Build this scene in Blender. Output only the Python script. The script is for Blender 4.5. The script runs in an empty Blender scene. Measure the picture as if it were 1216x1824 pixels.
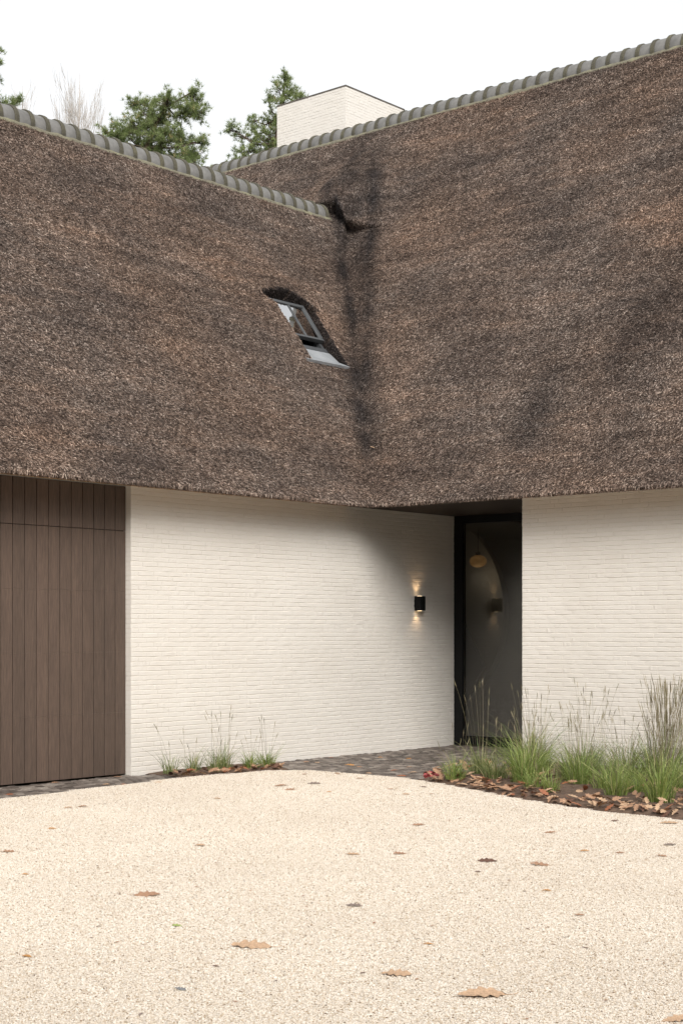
import bpy, bmesh, math, random
import numpy as np
from mathutils import Vector, Matrix

R = math.radians
sc = bpy.context.scene
col = sc.collection

# ------------------------------------------------------------------ camera
# x runs along the left wall, y along the right wall, camera stands at the origin
cam = bpy.data.cameras.new('camera')
cam.sensor_fit = 'VERTICAL'
cam.sensor_height = 36.0
cam.lens = 2720 / 1824 * 36.0
cam.shift_y = 210 / 1824
cam.clip_start = 0.1
cam.clip_end = 3000
camo = bpy.data.objects.new('camera', cam)
col.objects.link(camo)
camo.location = (0, 0, 1.5)
FWD = Vector((0.75780, 0.65249, 0))
RGT = Vector((0.65249, -0.75780, 0))
camo.rotation_euler = (R(90), 0, math.atan2(-FWD.x, FWD.y))
sc.camera = camo

# ------------------------------------------------------------------ world, sun, exposure
SUN = Vector((-0.89, -1.07, 0.98)).normalized()
w = bpy.data.worlds.new('World')
sc.world = w
w.use_nodes = True
wn = w.node_tree
bg = wn.nodes['Background']
sky = wn.nodes.new('ShaderNodeTexSky')
sky.sky_type = 'NISHITA'
sky.sun_disc = False
sky.sun_elevation = math.asin(SUN.z)
sky.sun_rotation = math.atan2(SUN.x, SUN.y)
sky.dust_density = 4.0
sky.air_density = 1.0
hs = wn.nodes.new('ShaderNodeHueSaturation')      # thin even cloud: the sky's colour is washed out
hs.inputs['Saturation'].default_value = 0.0
mxw = wn.nodes.new('ShaderNodeMix')
mxw.data_type = 'RGBA'
mxw.inputs['Factor'].default_value = 0.65
mxw.inputs['B'].default_value = (5.85, 5.98, 6.15, 1)
wn.links.new(sky.outputs[0], hs.inputs['Color'])
wn.links.new(hs.outputs[0], mxw.inputs['A'])
wn.links.new(mxw.outputs['Result'], bg.inputs['Color'])
bg.inputs['Strength'].default_value = 0.105

sl = bpy.data.lights.new('sun', 'SUN')
sl.energy = 1.6
sl.angle = R(30)
sl.color = (1.0, 0.975, 0.94)
so = bpy.data.objects.new('sun', sl)
col.objects.link(so)
so.rotation_euler = SUN.to_track_quat('Z', 'Y').to_euler()
so.location = SUN * 60

sc.view_settings.view_transform = 'Standard'
sc.view_settings.look = 'None'
sc.view_settings.gamma = 1
sc.view_settings.use_curve_mapping = False
sc.view_settings.exposure = 0.91
sc.cycles.max_bounces = 8
sc.cycles.diffuse_bounces = 4
sc.cycles.transparent_max_bounces = 12

# ------------------------------------------------------------------ helpers
def tag(o, label=None, cat=None, group=None, kind=None):
    if label: o['label'] = label
    if cat: o['category'] = cat
    if group: o['group'] = group
    if kind: o['kind'] = kind
    return o

def link(name, data, parent=None, loc=None):
    o = bpy.data.objects.new(name, data)
    col.objects.link(o)
    if parent: o.parent = parent
    if loc is not None: o.location = loc
    return o

def mesh(name, verts, faces, m=None, smooth=False):
    me = bpy.data.meshes.new(name)
    me.from_pydata([tuple(v) for v in verts], [], [tuple(f) for f in faces])
    if m is not None:
        for x in (m if isinstance(m, (list, tuple)) else [m]): me.materials.append(x)
    if smooth: me.polygons.foreach_set('use_smooth', [True] * len(me.polygons))
    me.update()
    return me

class MB:
    """collects verts and faces for one mesh"""
    def __init__(s): s.v = []; s.f = []; s.m = []
    def add(s, v, f, mi=0):
        n = len(s.v); s.v += [tuple(x) for x in v]
        s.f += [tuple(i + n for i in q) for q in f]; s.m += [mi] * len(f)
    def box(s, x0, x1, y0, y1, z0, z1, mi=0):
        v = [(x0,y0,z0),(x1,y0,z0),(x1,y1,z0),(x0,y1,z0),(x0,y0,z1),(x1,y0,z1),(x1,y1,z1),(x0,y1,z1)]
        s.add(v, [(0,3,2,1),(4,5,6,7),(0,1,5,4),(1,2,6,5),(2,3,7,6),(3,0,4,7)], mi)
    def tube(s, pts, rad, n=6, mi=0):
        pts = [Vector(p) for p in pts]; V = []; F = []
        for i, p in enumerate(pts):
            d = (pts[min(i+1, len(pts)-1)] - pts[max(i-1, 0)]).normalized()
            u = d.cross(Vector((0.31, 0.17, 0.93)))
            if u.length < 1e-3: u = d.cross(Vector((1, 0, 0)))
            u.normalize(); q = d.cross(u)
            r = rad[i] if hasattr(rad, '__len__') else rad
            for k in range(n):
                t = 2*math.pi*k/n
                V.append(p + u*(r*math.cos(t)) + q*(r*math.sin(t)))
        for i in range(len(pts)-1):
            for k in range(n):
                F.append((i*n+k, i*n+(k+1) % n, (i+1)*n+(k+1) % n, (i+1)*n+k))
        F.append(tuple(range(n-1, -1, -1))); F.append(tuple((len(pts)-1)*n+k for k in range(n)))
        s.add(V, F, mi)
    def mesh(s, name, m, smooth=False):
        me = mesh(name, s.v, s.f, m, smooth)
        if any(s.m): me.polygons.foreach_set('material_index', s.m)
        return me
    def obj(s, name, m, parent=None, smooth=False): return link(name, s.mesh(name, m, smooth), parent)

def newmat(name):
    m = bpy.data.materials.new(name); m.use_nodes = True
    nt = m.node_tree
    return m, nt, nt.nodes['Principled BSDF']

def nd(nt, t, **kw):
    n = nt.nodes.new(t)
    for k, v in kw.items():
        if k in n.inputs: n.inputs[k].default_value = v
        else: setattr(n, k, v)
    return n

def ramp(nt, src, stops):
    r = nt.nodes.new('ShaderNodeValToRGB'); e = r.color_ramp.elements
    while len(e) < len(stops): e.new(0.5)
    for q, (p, c) in zip(e, stops):
        q.position = p; q.color = (c[0], c[1], c[2], 1)
    nt.links.new(src, r.inputs['Fac'])
    return r.outputs['Color']

def mix(nt, fac, a, b, mode='MIX'):
    n = nt.nodes.new('ShaderNodeMix'); n.data_type = 'RGBA'; n.blend_type = mode
    for k, x in (('Factor', fac), ('A', a), ('B', b)):
        if isinstance(x, bpy.types.NodeSocket): nt.links.new(x, n.inputs[k])
        elif isinstance(x, (int, float)): n.inputs[k].default_value = x
        else: n.inputs[k].default_value = (x[0], x[1], x[2], 1)
    return n.outputs['Result']

def noise(nt, scale, detail=4, rough=0.6, stretch=None, coord='pos'):
    if coord == 'pos': src = nt.nodes.new('ShaderNodeNewGeometry').outputs['Position']
    else: src = nt.nodes.new('ShaderNodeTexCoord').outputs['Object']
    if stretch:
        mp = nt.nodes.new('ShaderNodeMapping'); mp.inputs['Scale'].default_value = stretch
        nt.links.new(src, mp.inputs['Vector']); src = mp.outputs[0]
    n = nd(nt, 'ShaderNodeTexNoise', Scale=scale, Detail=detail, Roughness=rough)
    nt.links.new(src, n.inputs['Vector'])
    return n.outputs['Fac']

def bump(nt, b, h, dist, strength=1.0):
    n = nd(nt, 'ShaderNodeBump', Distance=dist, Strength=strength)
    nt.links.new(h, n.inputs['Height']); nt.links.new(n.outputs[0], b.inputs['Normal'])

def simple(name, c, rough=0.7, var=0.0, nscale=8, bd=0.0, bscale=60, metallic=0.0):
    m, nt, b = newmat(name)
    b.inputs['Roughness'].default_value = rough; b.inputs['Metallic'].default_value = metallic
    if var:
        f = noise(nt, nscale)
        lo = [x*(1-var) for x in c]; hi = [min(1, x*(1+var)) for x in c]
        nt.links.new(ramp(nt, f, [(0.3, lo), (0.7, hi)]), b.inputs['Base Color'])
    else: b.inputs['Base Color'].default_value = (*c, 1)
    if bd: bump(nt, b, noise(nt, bscale), bd)
    return m

def inst_attr(nt, name):
    a = nt.nodes.new('ShaderNodeAttribute'); a.attribute_type = 'INSTANCER'; a.attribute_name = name
    return a.outputs['Fac']

def geo_attr(nt, name):
    a = nt.nodes.new('ShaderNodeAttribute'); a.attribute_type = 'GEOMETRY'; a.attribute_name = name
    return a.outputs['Fac']

# ------------------------------------------------------------------ materials
def mat_brick():
    m, nt, b = newmat('white_painted_brick')
    oi = nt.nodes.new('ShaderNodeObjectInfo')
    c = ramp(nt, noise(nt, 2.2, 5), [(0.25, (0.685, 0.635, 0.57)), (0.75, (0.73, 0.685, 0.625))])
    c = mix(nt, mix(nt, 0.5, ramp(nt, noise(nt, 38, 4, 0.7), [(0.30, (1, 1, 1)), (0.42, (0, 0, 0))]), (0, 0, 0)), c, (0.61, 0.56, 0.49))
    nt.links.new(c, b.inputs['Base Color'])
    b.inputs['Roughness'].default_value = 0.62
    bump(nt, b, noise(nt, 90, 4), 0.0025, 0.8)
    return m
M_BRICK = mat_brick()
M_MORTAR = simple('white_painted_mortar', (0.69, 0.64, 0.565), 0.8, 0.06, 6, 0.002, 80)

def thatch_color(nt, rnd, stain_shade, slope):
    base = ramp(nt, rnd, [(0.0, (0.024, 0.018, 0.015)), (0.26, (0.080, 0.058, 0.046)), (0.52, (0.178, 0.131, 0.105)),
                          (0.80, (0.270, 0.208, 0.172)), (0.94, (0.40, 0.325, 0.275)), (1.0, (0.56, 0.48, 0.41))])
    # weathered patches plus streaks that follow the fall of each slope
    blot = ramp(nt, noise(nt, 0.8, 5, 0.62, (1, 1, 1.3)), [(0.30, (0.70, 0.69, 0.70)), (0.52, (1.04, 1.025, 1.01)), (0.74, (1.30, 1.24, 1.19))])
    c = mix(nt, 1.0, base, blot, 'MULTIPLY')
    sl_ = mix(nt, slope, noise(nt, 2.6, 5, 0.62, (0.30, 1.9, 1.9)), noise(nt, 2.6, 5, 0.62, (1.9, 0.30, 1.9)))
    c = mix(nt, 1.0, c, ramp(nt, sl_, [(0.32, (0.68, 0.67, 0.67)), (0.52, (1.02, 1.02, 1.02)), (0.70, (1.30, 1.24, 1.18))]), 'MULTIPLY')
    fine = ramp(nt, noise(nt, 7.0, 4, 0.7), [(0.28, (0.70, 0.70, 0.71)), (0.6, (1.06, 1.04, 1.02))])
    c = mix(nt, 0.35, c, fine, 'MULTIPLY')
    warm = ramp(nt, noise(nt, 0.55, 3, 0.5), [(0.38, (1.02, 1.04, 1.06)), (0.66, (1.12, 1.05, 0.99))])
    c = mix(nt, 1.0, c, warm, 'MULTIPLY')
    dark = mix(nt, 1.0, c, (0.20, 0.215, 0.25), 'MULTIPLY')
    return mix(nt, stain_shade, c, dark)

def mat_thatch(reeds):
    m, nt, b = newmat('reed' if reeds else 'thatch')
    if reeds: rnd, st, slo = inst_attr(nt, 'rnd'), inst_attr(nt, 'stain_shade'), inst_attr(nt, 'slope')
    else:
        st = geo_attr(nt, 'stain_shade'); slo = geo_attr(nt, 'slope')
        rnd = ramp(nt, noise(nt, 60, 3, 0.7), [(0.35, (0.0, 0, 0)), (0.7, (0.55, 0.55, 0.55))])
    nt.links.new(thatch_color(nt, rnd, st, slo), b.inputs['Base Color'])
    b.inputs['Roughness'].default_value = 0.75 if reeds else 0.95
    b.inputs['Specular IOR Level'].default_value = 0.3
    if not reeds: bump(nt, b, noise(nt, 70, 3, 0.7), 0.03)
    return m
M_REED = mat_thatch(True)
M_THATCH = mat_thatch(False)
M_TILE = simple('grey_ridge_tile', (0.150, 0.144, 0.134), 0.65, 0.22, 9, 0.003, 40)
def mat_collar():
    m, nt, b = newmat('mossy_tile_collar')
    c = ramp(nt, noise(nt, 7, 5, 0.65), [(0.3, (0.055, 0.050, 0.036)), (0.55, (0.080, 0.072, 0.048)), (0.78, (0.12, 0.11, 0.062))])
    nt.links.new(c, b.inputs['Base Color']); b.inputs['Roughness'].default_value = 0.9
    bump(nt, b, noise(nt, 60), 0.006)
    return m
M_COLLAR = mat_collar()
def mat_bed():
    m, nt, b = newmat('mossy_mortar')
    c = ramp(nt, noise(nt, 6, 5, 0.7), [(0.3, (0.12, 0.105, 0.080)), (0.52, (0.175, 0.16, 0.11)), (0.75, (0.27, 0.255, 0.145))])
    nt.links.new(c, b.inputs['Base Color']); b.inputs['Roughness'].default_value = 0.95
    bump(nt, b, noise(nt, 40), 0.012)
    return m
M_BED = mat_bed()
def mat_wood(name, c, amp=0.38):
    m, nt, b = newmat(name)
    oi = nt.nodes.new('ShaderNodeObjectInfo')
    g = noise(nt, 14, 7, 0.65, (14, 14, 0.55))
    fl = noise(nt, 3.0, 3, 0.5, (6, 6, 0.6))
    k = ramp(nt, g, [(0.28, [x*(1-amp) for x in c]), (0.72, [x*(1+amp) for x in c])])
    k = mix(nt, 0.5, k, ramp(nt, fl, [(0.3, (0.8, 0.8, 0.8)), (0.7, (1.15, 1.13, 1.1))]), 'MULTIPLY')
    gx_ = nt.nodes.new('ShaderNodeSeparateXYZ'); nt.links.new(nt.nodes.new('ShaderNodeNewGeometry').outputs['Position'], gx_.inputs[0])
    m1 = nd(nt, 'ShaderNodeMath', operation='SUBTRACT'); m1.inputs[1].default_value = 10.533; nt.links.new(gx_.outputs[0], m1.inputs[0])
    m2 = nd(nt, 'ShaderNodeMath', operation='DIVIDE'); m2.inputs[1].default_value = 0.1435; nt.links.new(m1.outputs[0], m2.inputs[0])
    m3 = nd(nt, 'ShaderNodeMath', operation='FLOOR'); nt.links.new(m2.outputs[0], m3.inputs[0])
    wn_ = nt.nodes.new('ShaderNodeTexWhiteNoise'); wn_.noise_dimensions = '1D'; nt.links.new(m3.outputs[0], wn_.inputs['W'])
    k = mix(nt, 1.0, k, ramp(nt, wn_.outputs['Value'], [(0, (0.84, 0.84, 0.83)), (1, (1.14, 1.11, 1.09))]), 'MULTIPLY')
    nt.links.new(k, b.inputs['Base Color'])
    b.inputs['Roughness'].default_value = 0.5
    b.inputs['Specular IOR Level'].default_value = 0.35
    bump(nt, b, g, 0.0012, 0.7)
    return m
M_WOOD = mat_wood('brown_stained_oak', (0.104, 0.073, 0.057))
M_SOFFIT = mat_wood('brown_soffit_wood', (0.46, 0.28, 0.13))
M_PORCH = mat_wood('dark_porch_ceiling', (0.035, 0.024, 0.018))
M_BLACK = simple('black_metal', (0.008, 0.008, 0.008), 0.6, 0.2, 30)
M_BLACK.node_tree.nodes['Principled BSDF'].inputs['Specular IOR Level'].default_value = 0.15
M_GREYMETAL = simple('grey_coated_metal', (0.06, 0.062, 0.065), 0.42, 0.15, 20)
def mat_zinc():
    m, nt, b = newmat('pale_flashing')
    c = ramp(nt, noise(nt, 5, 5, 0.7), [(0.3, (0.22, 0.23, 0.235)), (0.6, (0.31, 0.32, 0.33)), (0.8, (0.30, 0.25, 0.17))])
    nt.links.new(c, b.inputs['Base Color']); b.inputs['Roughness'].default_value = 0.5
    return m
M_ZINC = mat_zinc()
def mat_glass(name, tint, refl=2.2, rough=0.02):
    m, nt, b = newmat(name)
    nt.nodes.remove(b)
    out = nt.nodes['Material Output']
    tr = nd(nt, 'ShaderNodeBsdfTransparent'); tr.inputs[0].default_value = (*tint, 1)
    gl = nd(nt, 'ShaderNodeBsdfGlossy', Roughness=rough)
    gl.inputs['Color'].default_value = (1, 1, 1, 1)
    fr = nd(nt, 'ShaderNodeFresnel', IOR=1.5)
    mu = nd(nt, 'ShaderNodeMath', operation='MULTIPLY'); mu.inputs[1].default_value = refl
    mu.use_clamp = True
    nt.links.new(fr.outputs[0], mu.inputs[0])
    mx = nt.nodes.new('ShaderNodeMixShader')
    nt.links.new(mu.outputs[0], mx.inputs[0]); nt.links.new(tr.outputs[0], mx.inputs[1]); nt.links.new(gl.outputs[0], mx.inputs[2])
    nt.links.new(mx.outputs[0], out.inputs['Surface'])
    return m
M_GLASS = mat_glass('dark_entrance_glass', (0.52, 0.51, 0.47), 1.45, 0.03)
M_SKYGLASS = mat_glass('skylight_glass', (0.05, 0.055, 0.06), 5.5, 0.01)
M_PLASTER = simple('interior_plaster', (0.42, 0.40, 0.36), 0.9, 0.04, 3)
M_PLASTER_PALE = simple('pale_interior_panel', (0.66, 0.63, 0.57), 0.85, 0.04, 3)
M_DARKPANEL = simple('dark_interior_panel', (0.10, 0.09, 0.08), 0.7, 0.1, 3)
M_INFLOOR = simple('interior_stone_floor', (0.25, 0.22, 0.19), 0.5, 0.15, 3)

def mat_gravel(inst):
    m, nt, b = newmat('gravel_stone' if inst else 'gravel_bed')
    rnd = inst_attr(nt, 'rnd') if inst else noise(nt, 110, 3, 0.75)
    if inst:
        c = ramp(nt, rnd, [(0.0, (0.17, 0.12, 0.085)), (0.02, (0.30, 0.22, 0.15)), (0.06, (0.47, 0.375, 0.27)), (0.22, (0.61, 0.53, 0.44)), (0.7, (0.685, 0.618, 0.537)), (1.0, (0.77, 0.725, 0.665))])
    else:
        c = ramp(nt, rnd, [(0.28, (0.48, 0.40, 0.31)), (0.44, (0.65, 0.575, 0.485)), (0.60, (0.73, 0.665, 0.585))])
    big = ramp(nt, noise(nt, 0.7, 4, 0.6), [(0.3, (0.95, 0.93, 0.90)), (0.7, (1.03, 1.02, 1.0))])
    nt.links.new(mix(nt, 1.0, c, big, 'MULTIPLY'), b.inputs['Base Color'])
    b.inputs['Roughness'].default_value = 0.85
    b.inputs['Specular IOR Level'].default_value = 0.25
    if not inst: bump(nt, b, noise(nt, 90, 3, 0.7), 0.012)
    return m
M_GRAVEL = mat_gravel(False)
M_STONE = mat_gravel(True)
def mat_paver():
    m, nt, b = newmat('dark_clinker_paver')
    v = geo_attr(nt, 'rnd')
    c = ramp(nt, v, [(0.0, (0.062, 0.050, 0.042)), (0.5, (0.135, 0.110, 0.092)), (0.85, (0.215, 0.18, 0.152)), (1.0, (0.30, 0.26, 0.22))])
    nt.links.new(mix(nt, 0.6, c, ramp(nt, noise(nt, 30), [(0.3, (0.7, 0.7, 0.7)), (0.7, (1.15, 1.15, 1.15))]), 'MULTIPLY'), b.inputs['Base Color'])
    b.inputs['Roughness'].default_value = 0.5
    bump(nt, b, noise(nt, 120), 0.002)
    return m
M_PAVER = mat_paver()
M_JOINT = simple('dark_joint', (0.055, 0.047, 0.039), 0.95, 0.25, 30)
M_SOIL = simple('bed_soil', (0.12, 0.075, 0.05), 0.95, 0.45, 12, 0.02, 30)
M_LAWN = simple('rough_lawn', (0.06, 0.075, 0.03), 0.95, 0.3, 0.6)

def mat_leaf(name, c):
    m, nt, b = newmat(name)
    k = ramp(nt, noise(nt, 18, 4, 0.6, None, 'obj'), [(0.3, [x*0.72 for x in c]), (0.7, [min(1, x*1.22) for x in c])])
    nt.links.new(k, b.inputs['Base Color']); b.inputs['Roughness'].default_value = 0.65
    bump(nt, b, noise(nt, 60, 3, 0.6, None, 'obj'), 0.002)
    return m
LEAFC = {'pale': (0.50, 0.325, 0.20), 'brown': (0.36, 0.205, 0.12), 'dark': (0.13, 0.062, 0.038), 'orange': (0.50, 0.24, 0.07),
         'grey': (0.23, 0.175, 0.14), 'green': (0.30, 0.38, 0.08), 'slate': (0.20, 0.20, 0.20), 'rust': (0.30, 0.11, 0.05)}
M_LEAF = {k: mat_leaf('dry_leaf_' + k, v) for k, v in LEAFC.items()}

def mat_blade(name, stops, trans=0.3):
    m, nt, b = newmat(name)
    v = geo_attr(nt, 'rnd')
    c = ramp(nt, v, stops)
    nt.links.new(c, b.inputs['Base Color']); b.inputs['Roughness'].default_value = 0.55
    out = nt.nodes['Material Output']
    t = nt.nodes.new('ShaderNodeBsdfTranslucent'); nt.links.new(c, t.inputs[0])
    mx = nt.nodes.new('ShaderNodeMixShader'); mx.inputs[0].default_value = trans
    nt.links.new(b.outputs[0], mx.inputs[1]); nt.links.new(t.outputs[0], mx.inputs[2]); nt.links.new(mx.outputs[0], out.inputs['Surface'])
    return m
M_BLADE = mat_blade('grass_blade', [(0.0, (0.08, 0.115, 0.034)), (0.4, (0.18, 0.225, 0.075)), (0.7, (0.31, 0.335, 0.13)), (0.85, (0.45, 0.41, 0.21)), (1.0, (0.58, 0.50, 0.33))])
M_BRIGHT = mat_blade('bright_grass_blade', [(0.0, (0.10, 0.15, 0.034)), (0.5, (0.235, 0.31, 0.075)), (0.85, (0.38, 0.42, 0.13)), (1.0, (0.55, 0.49, 0.25))])
M_STALK = mat_blade('seed_stalk', [(0.0, (0.15, 0.12, 0.07)), (0.5, (0.27, 0.24, 0.13)), (1.0, (0.46, 0.38, 0.25))])
M_NEEDLE = mat_blade('pine_needle', [(0.0, (0.14, 0.18, 0.07)), (0.5, (0.26, 0.315, 0.125)), (0.9, (0.40, 0.45, 0.20)), (1.0, (0.50, 0.42, 0.21))], 0.55)
M_BARK = simple('pine_bark', (0.075, 0.048, 0.034), 0.95, 0.35, 10, 0.02, 25)
M_BIRCH = simple('bare_twig', (0.42, 0.375, 0.335), 0.9, 0.2, 4)

# ------------------------------------------------------------------ ground
TOP = tag(link('ground', mesh('ground', [(-400,-400,-0.03),(900,-400,-0.03),(900,900,-0.03),(-400,900,-0.03)], [(0,1,2,3)], M_LAWN)), kind='structure')

EDGE = [(10.80, 1.5), (10.82, 4.0), (10.84, 5.8), (10.90, 6.47), (11.05, 7.05), (11.24, 7.58), (11.42, 7.98), (11.60, 8.34), (11.83, 8.86), (12.03, 9.37), (12.10, 9.8), (12.10, 10.48), (12.04, 10.95), (11.85, 11.14), (11.35, 11.24), (10.76, 11.30), (9.6, 11.20), (8.24, 11.07), (6.0, 11.0)]
POLY = [(-9, -14), (10.8, -14)] + EDGE + [(-9, 11.0)]
gd = mesh('gravel_drive', [(x, y, 0.006) for x, y in POLY], [tuple(range(len(POLY)))], M_GRAVEL)
tag(link('gravel_drive', gd), kind='structure')

def in_poly(px, py, poly):
    r = np.zeros(px.shape, bool); n = len(poly)
    for i in range(n):
        x0, y0 = poly[i]; x1, y1 = poly[(i+1) % n]
        c = ((y0 > py) != (y1 > py)) & (px < (x1-x0)*(py-y0)/((y1-y0) if y1 != y0 else 1e-9) + x0)
        r ^= c
    return r

def scatter(name, make_inst, density, orient, smin, smax, seed, material, stain_shade=False):
    """geometry-node scatter of one small mesh over the object's own surface; the surface itself is not output"""
    ng = bpy.data.node_groups.new(name, 'GeometryNodeTree')
    ng.interface.new_socket('Geometry', in_out='INPUT', socket_type='NodeSocketGeometry')
    ng.interface.new_socket('Geometry', in_out='OUTPUT', socket_type='NodeSocketGeometry')
    N, L = ng.nodes, ng.links
    gi, go = N.new('NodeGroupInput'), N.new('NodeGroupOutput')
    at = N.new('GeometryNodeInputNamedAttribute'); at.data_type = 'FLOAT'; at.inputs['Name'].default_value = 'dens'
    ml = N.new('ShaderNodeMath'); ml.operation = 'MULTIPLY'; ml.inputs[1].default_value = density
    L.new(at.outputs['Attribute'], ml.inputs[0])
    dp = N.new('GeometryNodeDistributePointsOnFaces'); dp.inputs['Seed'].default_value = seed
    L.new(gi.outputs[0], dp.inputs['Mesh']); L.new(ml.outputs[0], dp.inputs['Density'])
    inst = make_inst(ng)
    sm = N.new('GeometryNodeSetMaterial'); sm.inputs['Material'].default_value = material
    L.new(inst, sm.inputs['Geometry'])
    ip = N.new('GeometryNodeInstanceOnPoints')
    L.new(dp.outputs['Points'], ip.inputs['Points']); L.new(sm.outputs[0], ip.inputs['Instance'])
    L.new(orient(ng, dp), ip.inputs['Rotation'])
    rs = N.new('FunctionNodeRandomValue'); rs.data_type = 'FLOAT_VECTOR'
    rs.inputs[0].default_value = smin; rs.inputs[1].default_value = smax
    L.new(rs.outputs[0], ip.inputs['Scale'])
    st = N.new('GeometryNodeStoreNamedAttribute'); st.data_type = 'FLOAT'; st.domain = 'INSTANCE'; st.inputs['Name'].default_value = 'rnd'
    rv = N.new('FunctionNodeRandomValue'); rv.data_type = 'FLOAT'; rv.inputs['Seed'].default_value = seed + 7
    L.new(ip.outputs[0], st.inputs['Geometry']); L.new(rv.outputs[1], st.inputs['Value'])
    L.new(st.outputs[0], go.inputs[0])
    return ng

def stone_inst(ng):
    n = ng.nodes.new('GeometryNodeMeshIcoSphere'); n.inputs['Radius'].default_value = 0.5; n.inputs['Subdivisions'].default_value = 1
    return n.outputs['Mesh']
def stone_orient(ng, dp):
    r = ng.nodes.new('FunctionNodeRandomValue'); r.data_type = 'FLOAT_VECTOR'
    r.inputs[0].default_value = (-0.5, -0.5, 0); r.inputs[1].default_value = (0.5, 0.5, 6.28)
    e = ng.nodes.new('FunctionNodeEulerToRotation'); ng.links.new(r.outputs[0], e.inputs[0])
    return e.outputs[0]

def set_attr(me, name, vals):
    a = me.attributes.new(name, 'FLOAT', 'POINT'); a.data.foreach_set('value', np.asarray(vals, dtype=np.float32))

# gravel stones: real chippings over the part of the drive that can be seen
step = 0.1
gx, gy = np.meshgrid(np.arange(0, 13, step), np.arange(-3, 12.5, step), indexing='ij')
cx, cy = gx + step/2, gy + step/2
dY = cx*FWD.x + cy*FWD.y; dX = cx*RGT.x + cy*RGT.y
keep = in_poly(cx, cy, POLY) & (dY > 4.3) & (np.abs(dX)/np.maximum(dY, 0.1) < 0.31)
nx, ny = gx.shape
V = np.stack([gx.ravel(), gy.ravel(), np.full(gx.size, 0.008)], 1)
idx = np.arange(nx*ny).reshape(nx, ny)
k = np.argwhere(keep[:-1, :-1])
F = np.stack([idx[k[:,0], k[:,1]], idx[k[:,0]+1, k[:,1]], idx[k[:,0]+1, k[:,1]+1], idx[k[:,0], k[:,1]+1]], 1)
gm = mesh('gravel', V, F.tolist(), M_STONE)
vy = V[:,0]*FWD.x + V[:,1]*FWD.y
set_attr(gm, 'dens', np.clip(8.5/np.maximum(vy, 1), 0.62, 1.0))
go = tag(link('gravel', gm), 'pale cream gravel chippings covering the drive', 'gravel', kind='stuff')
md = go.modifiers.new('scatter', 'NODES')
md.node_group = scatter('gravel_scatter', stone_inst, 13500, stone_orient, (0.005, 0.0045, 0.004), (0.0145, 0.011, 0.0066), 3, M_STONE)

# paving of dark clinkers along the garage and in the porch
PAVE = [(5.0, 10.9), (8.24, 10.97), (10.76, 11.2), (12.0, 10.95), (12.0, 9.42), (14.36, 9.42), (16.10, 9.42), (16.10, 11.935), (10.545, 11.935), (10.545, 12.02), (5.0, 12.02)]
po = tag(link('paving', mesh('paving', [(x, y, -0.012) for x, y in PAVE], [tuple(range(len(PAVE)))], M_JOINT)), kind='structure')
rng = random.Random(5)
pv = MB(); prnd = []
def paver(x0, y0, lx, ly):
    d = 0.013
    h = 0.0 + rng.uniform(-0.003, 0.003)
    t = [rng.uniform(-0.003, 0.003) for _ in range(4)]
    c = [(x0, y0), (x0+lx, y0), (x0+lx, y0+ly), (x0, y0+ly)]
    v = [(x, y, -0.02) for x, y in c] + [(x, y, h-0.007) for x, y in c]
    ci = [(x0+d, y0+d), (x0+lx-d, y0+d), (x0+lx-d, y0+ly-d), (x0+d, y0+ly-d)]
    v += [(x, y, h+q) for (x, y), q in zip(ci, t)]
    pv.add(v, [(8,9,10,11),(4,5,9,8),(5,6,10,9),(6,7,11,10),(7,4,8,11),(0,1,5,4),(1,2,6,5),(2,3,7,6),(3,0,4,7)])
    r = rng.random(); prnd.extend([r]*12)
j = 0
y = 9.2
while y < 12.2:
    x = 5.0 - (0.05 if j % 2 else 0)
    while x < 16.0:
        yy = y + 0.13*math.sin(x*2.1 + 0.4)
        q = [(x+dx_, yy+dy_) for dx_ in (0.0, 0.09) for dy_ in (0.0, 0.085)]
        ok = in_poly(np.array([t_[0] for t_ in q]), np.array([t_[1] for t_ in q]), PAVE).all()
        if ok and not (x < 10.55 and yy > 11.93):
            paver(x + rng.uniform(-.004, .004), yy + rng.uniform(-.003, .003), 0.088 + rng.uniform(-.006, .004), 0.082 + rng.uniform(-.006, .003))
        x += 0.099
    y += 0.092; j += 1
pm = pv.mesh('paver', M_PAVER)
set_attr(pm, 'rnd', prnd)
tag(link('paver', pm, po), kind='stuff')

# planting beds (mounded soil)
def bed(name, poly, hgt, seed):
    r = np.random.RandomState(seed)
    xs = [p[0] for p in poly]; ys = [p[1] for p in poly]
    s = 0.06
    gx, gy = np.meshgrid(np.arange(min(xs), max(xs)+s, s), np.arange(min(ys), max(ys)+s, s), indexing='ij')
    ins = in_poly(gx, gy, poly)
    # distance to outline
    dmin = np.full(gx.shape, 9.0)
    for i in range(len(poly)):
        x0, y0 = poly[i]; x1, y1 = poly[(i+1) % len(poly)]
        L2 = (x1-x0)**2 + (y1-y0)**2
        t = np.clip(((gx-x0)*(x1-x0) + (gy-y0)*(y1-y0))/L2, 0, 1)
        dmin = np.minimum(dmin, np.hypot(gx-x0-t*(x1-x0), gy-y0-t*(y1-y0)))
    z = np.where(ins, np.minimum(dmin/0.35, 1)**0.6*hgt, -0.02) + r.uniform(-.008, .008, gx.shape)
    nx, ny = gx.shape; idx = np.arange(nx*ny).reshape(nx, ny)
    cell = ins[:-1,:-1] | ins[1:,:-1] | ins[:-1,1:] | ins[1:,1:]
    k = np.argwhere(cell)
    F = np.stack([idx[k[:,0],k[:,1]], idx[k[:,0]+1,k[:,1]], idx[k[:,0]+1,k[:,1]+1], idx[k[:,0],k[:,1]+1]], 1)
    me = mesh(name, np.stack([gx.ravel(), gy.ravel(), z.ravel()], 1), F.tolist(), M_SOIL, True)
    return tag(link(name, me), kind='structure')
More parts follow.
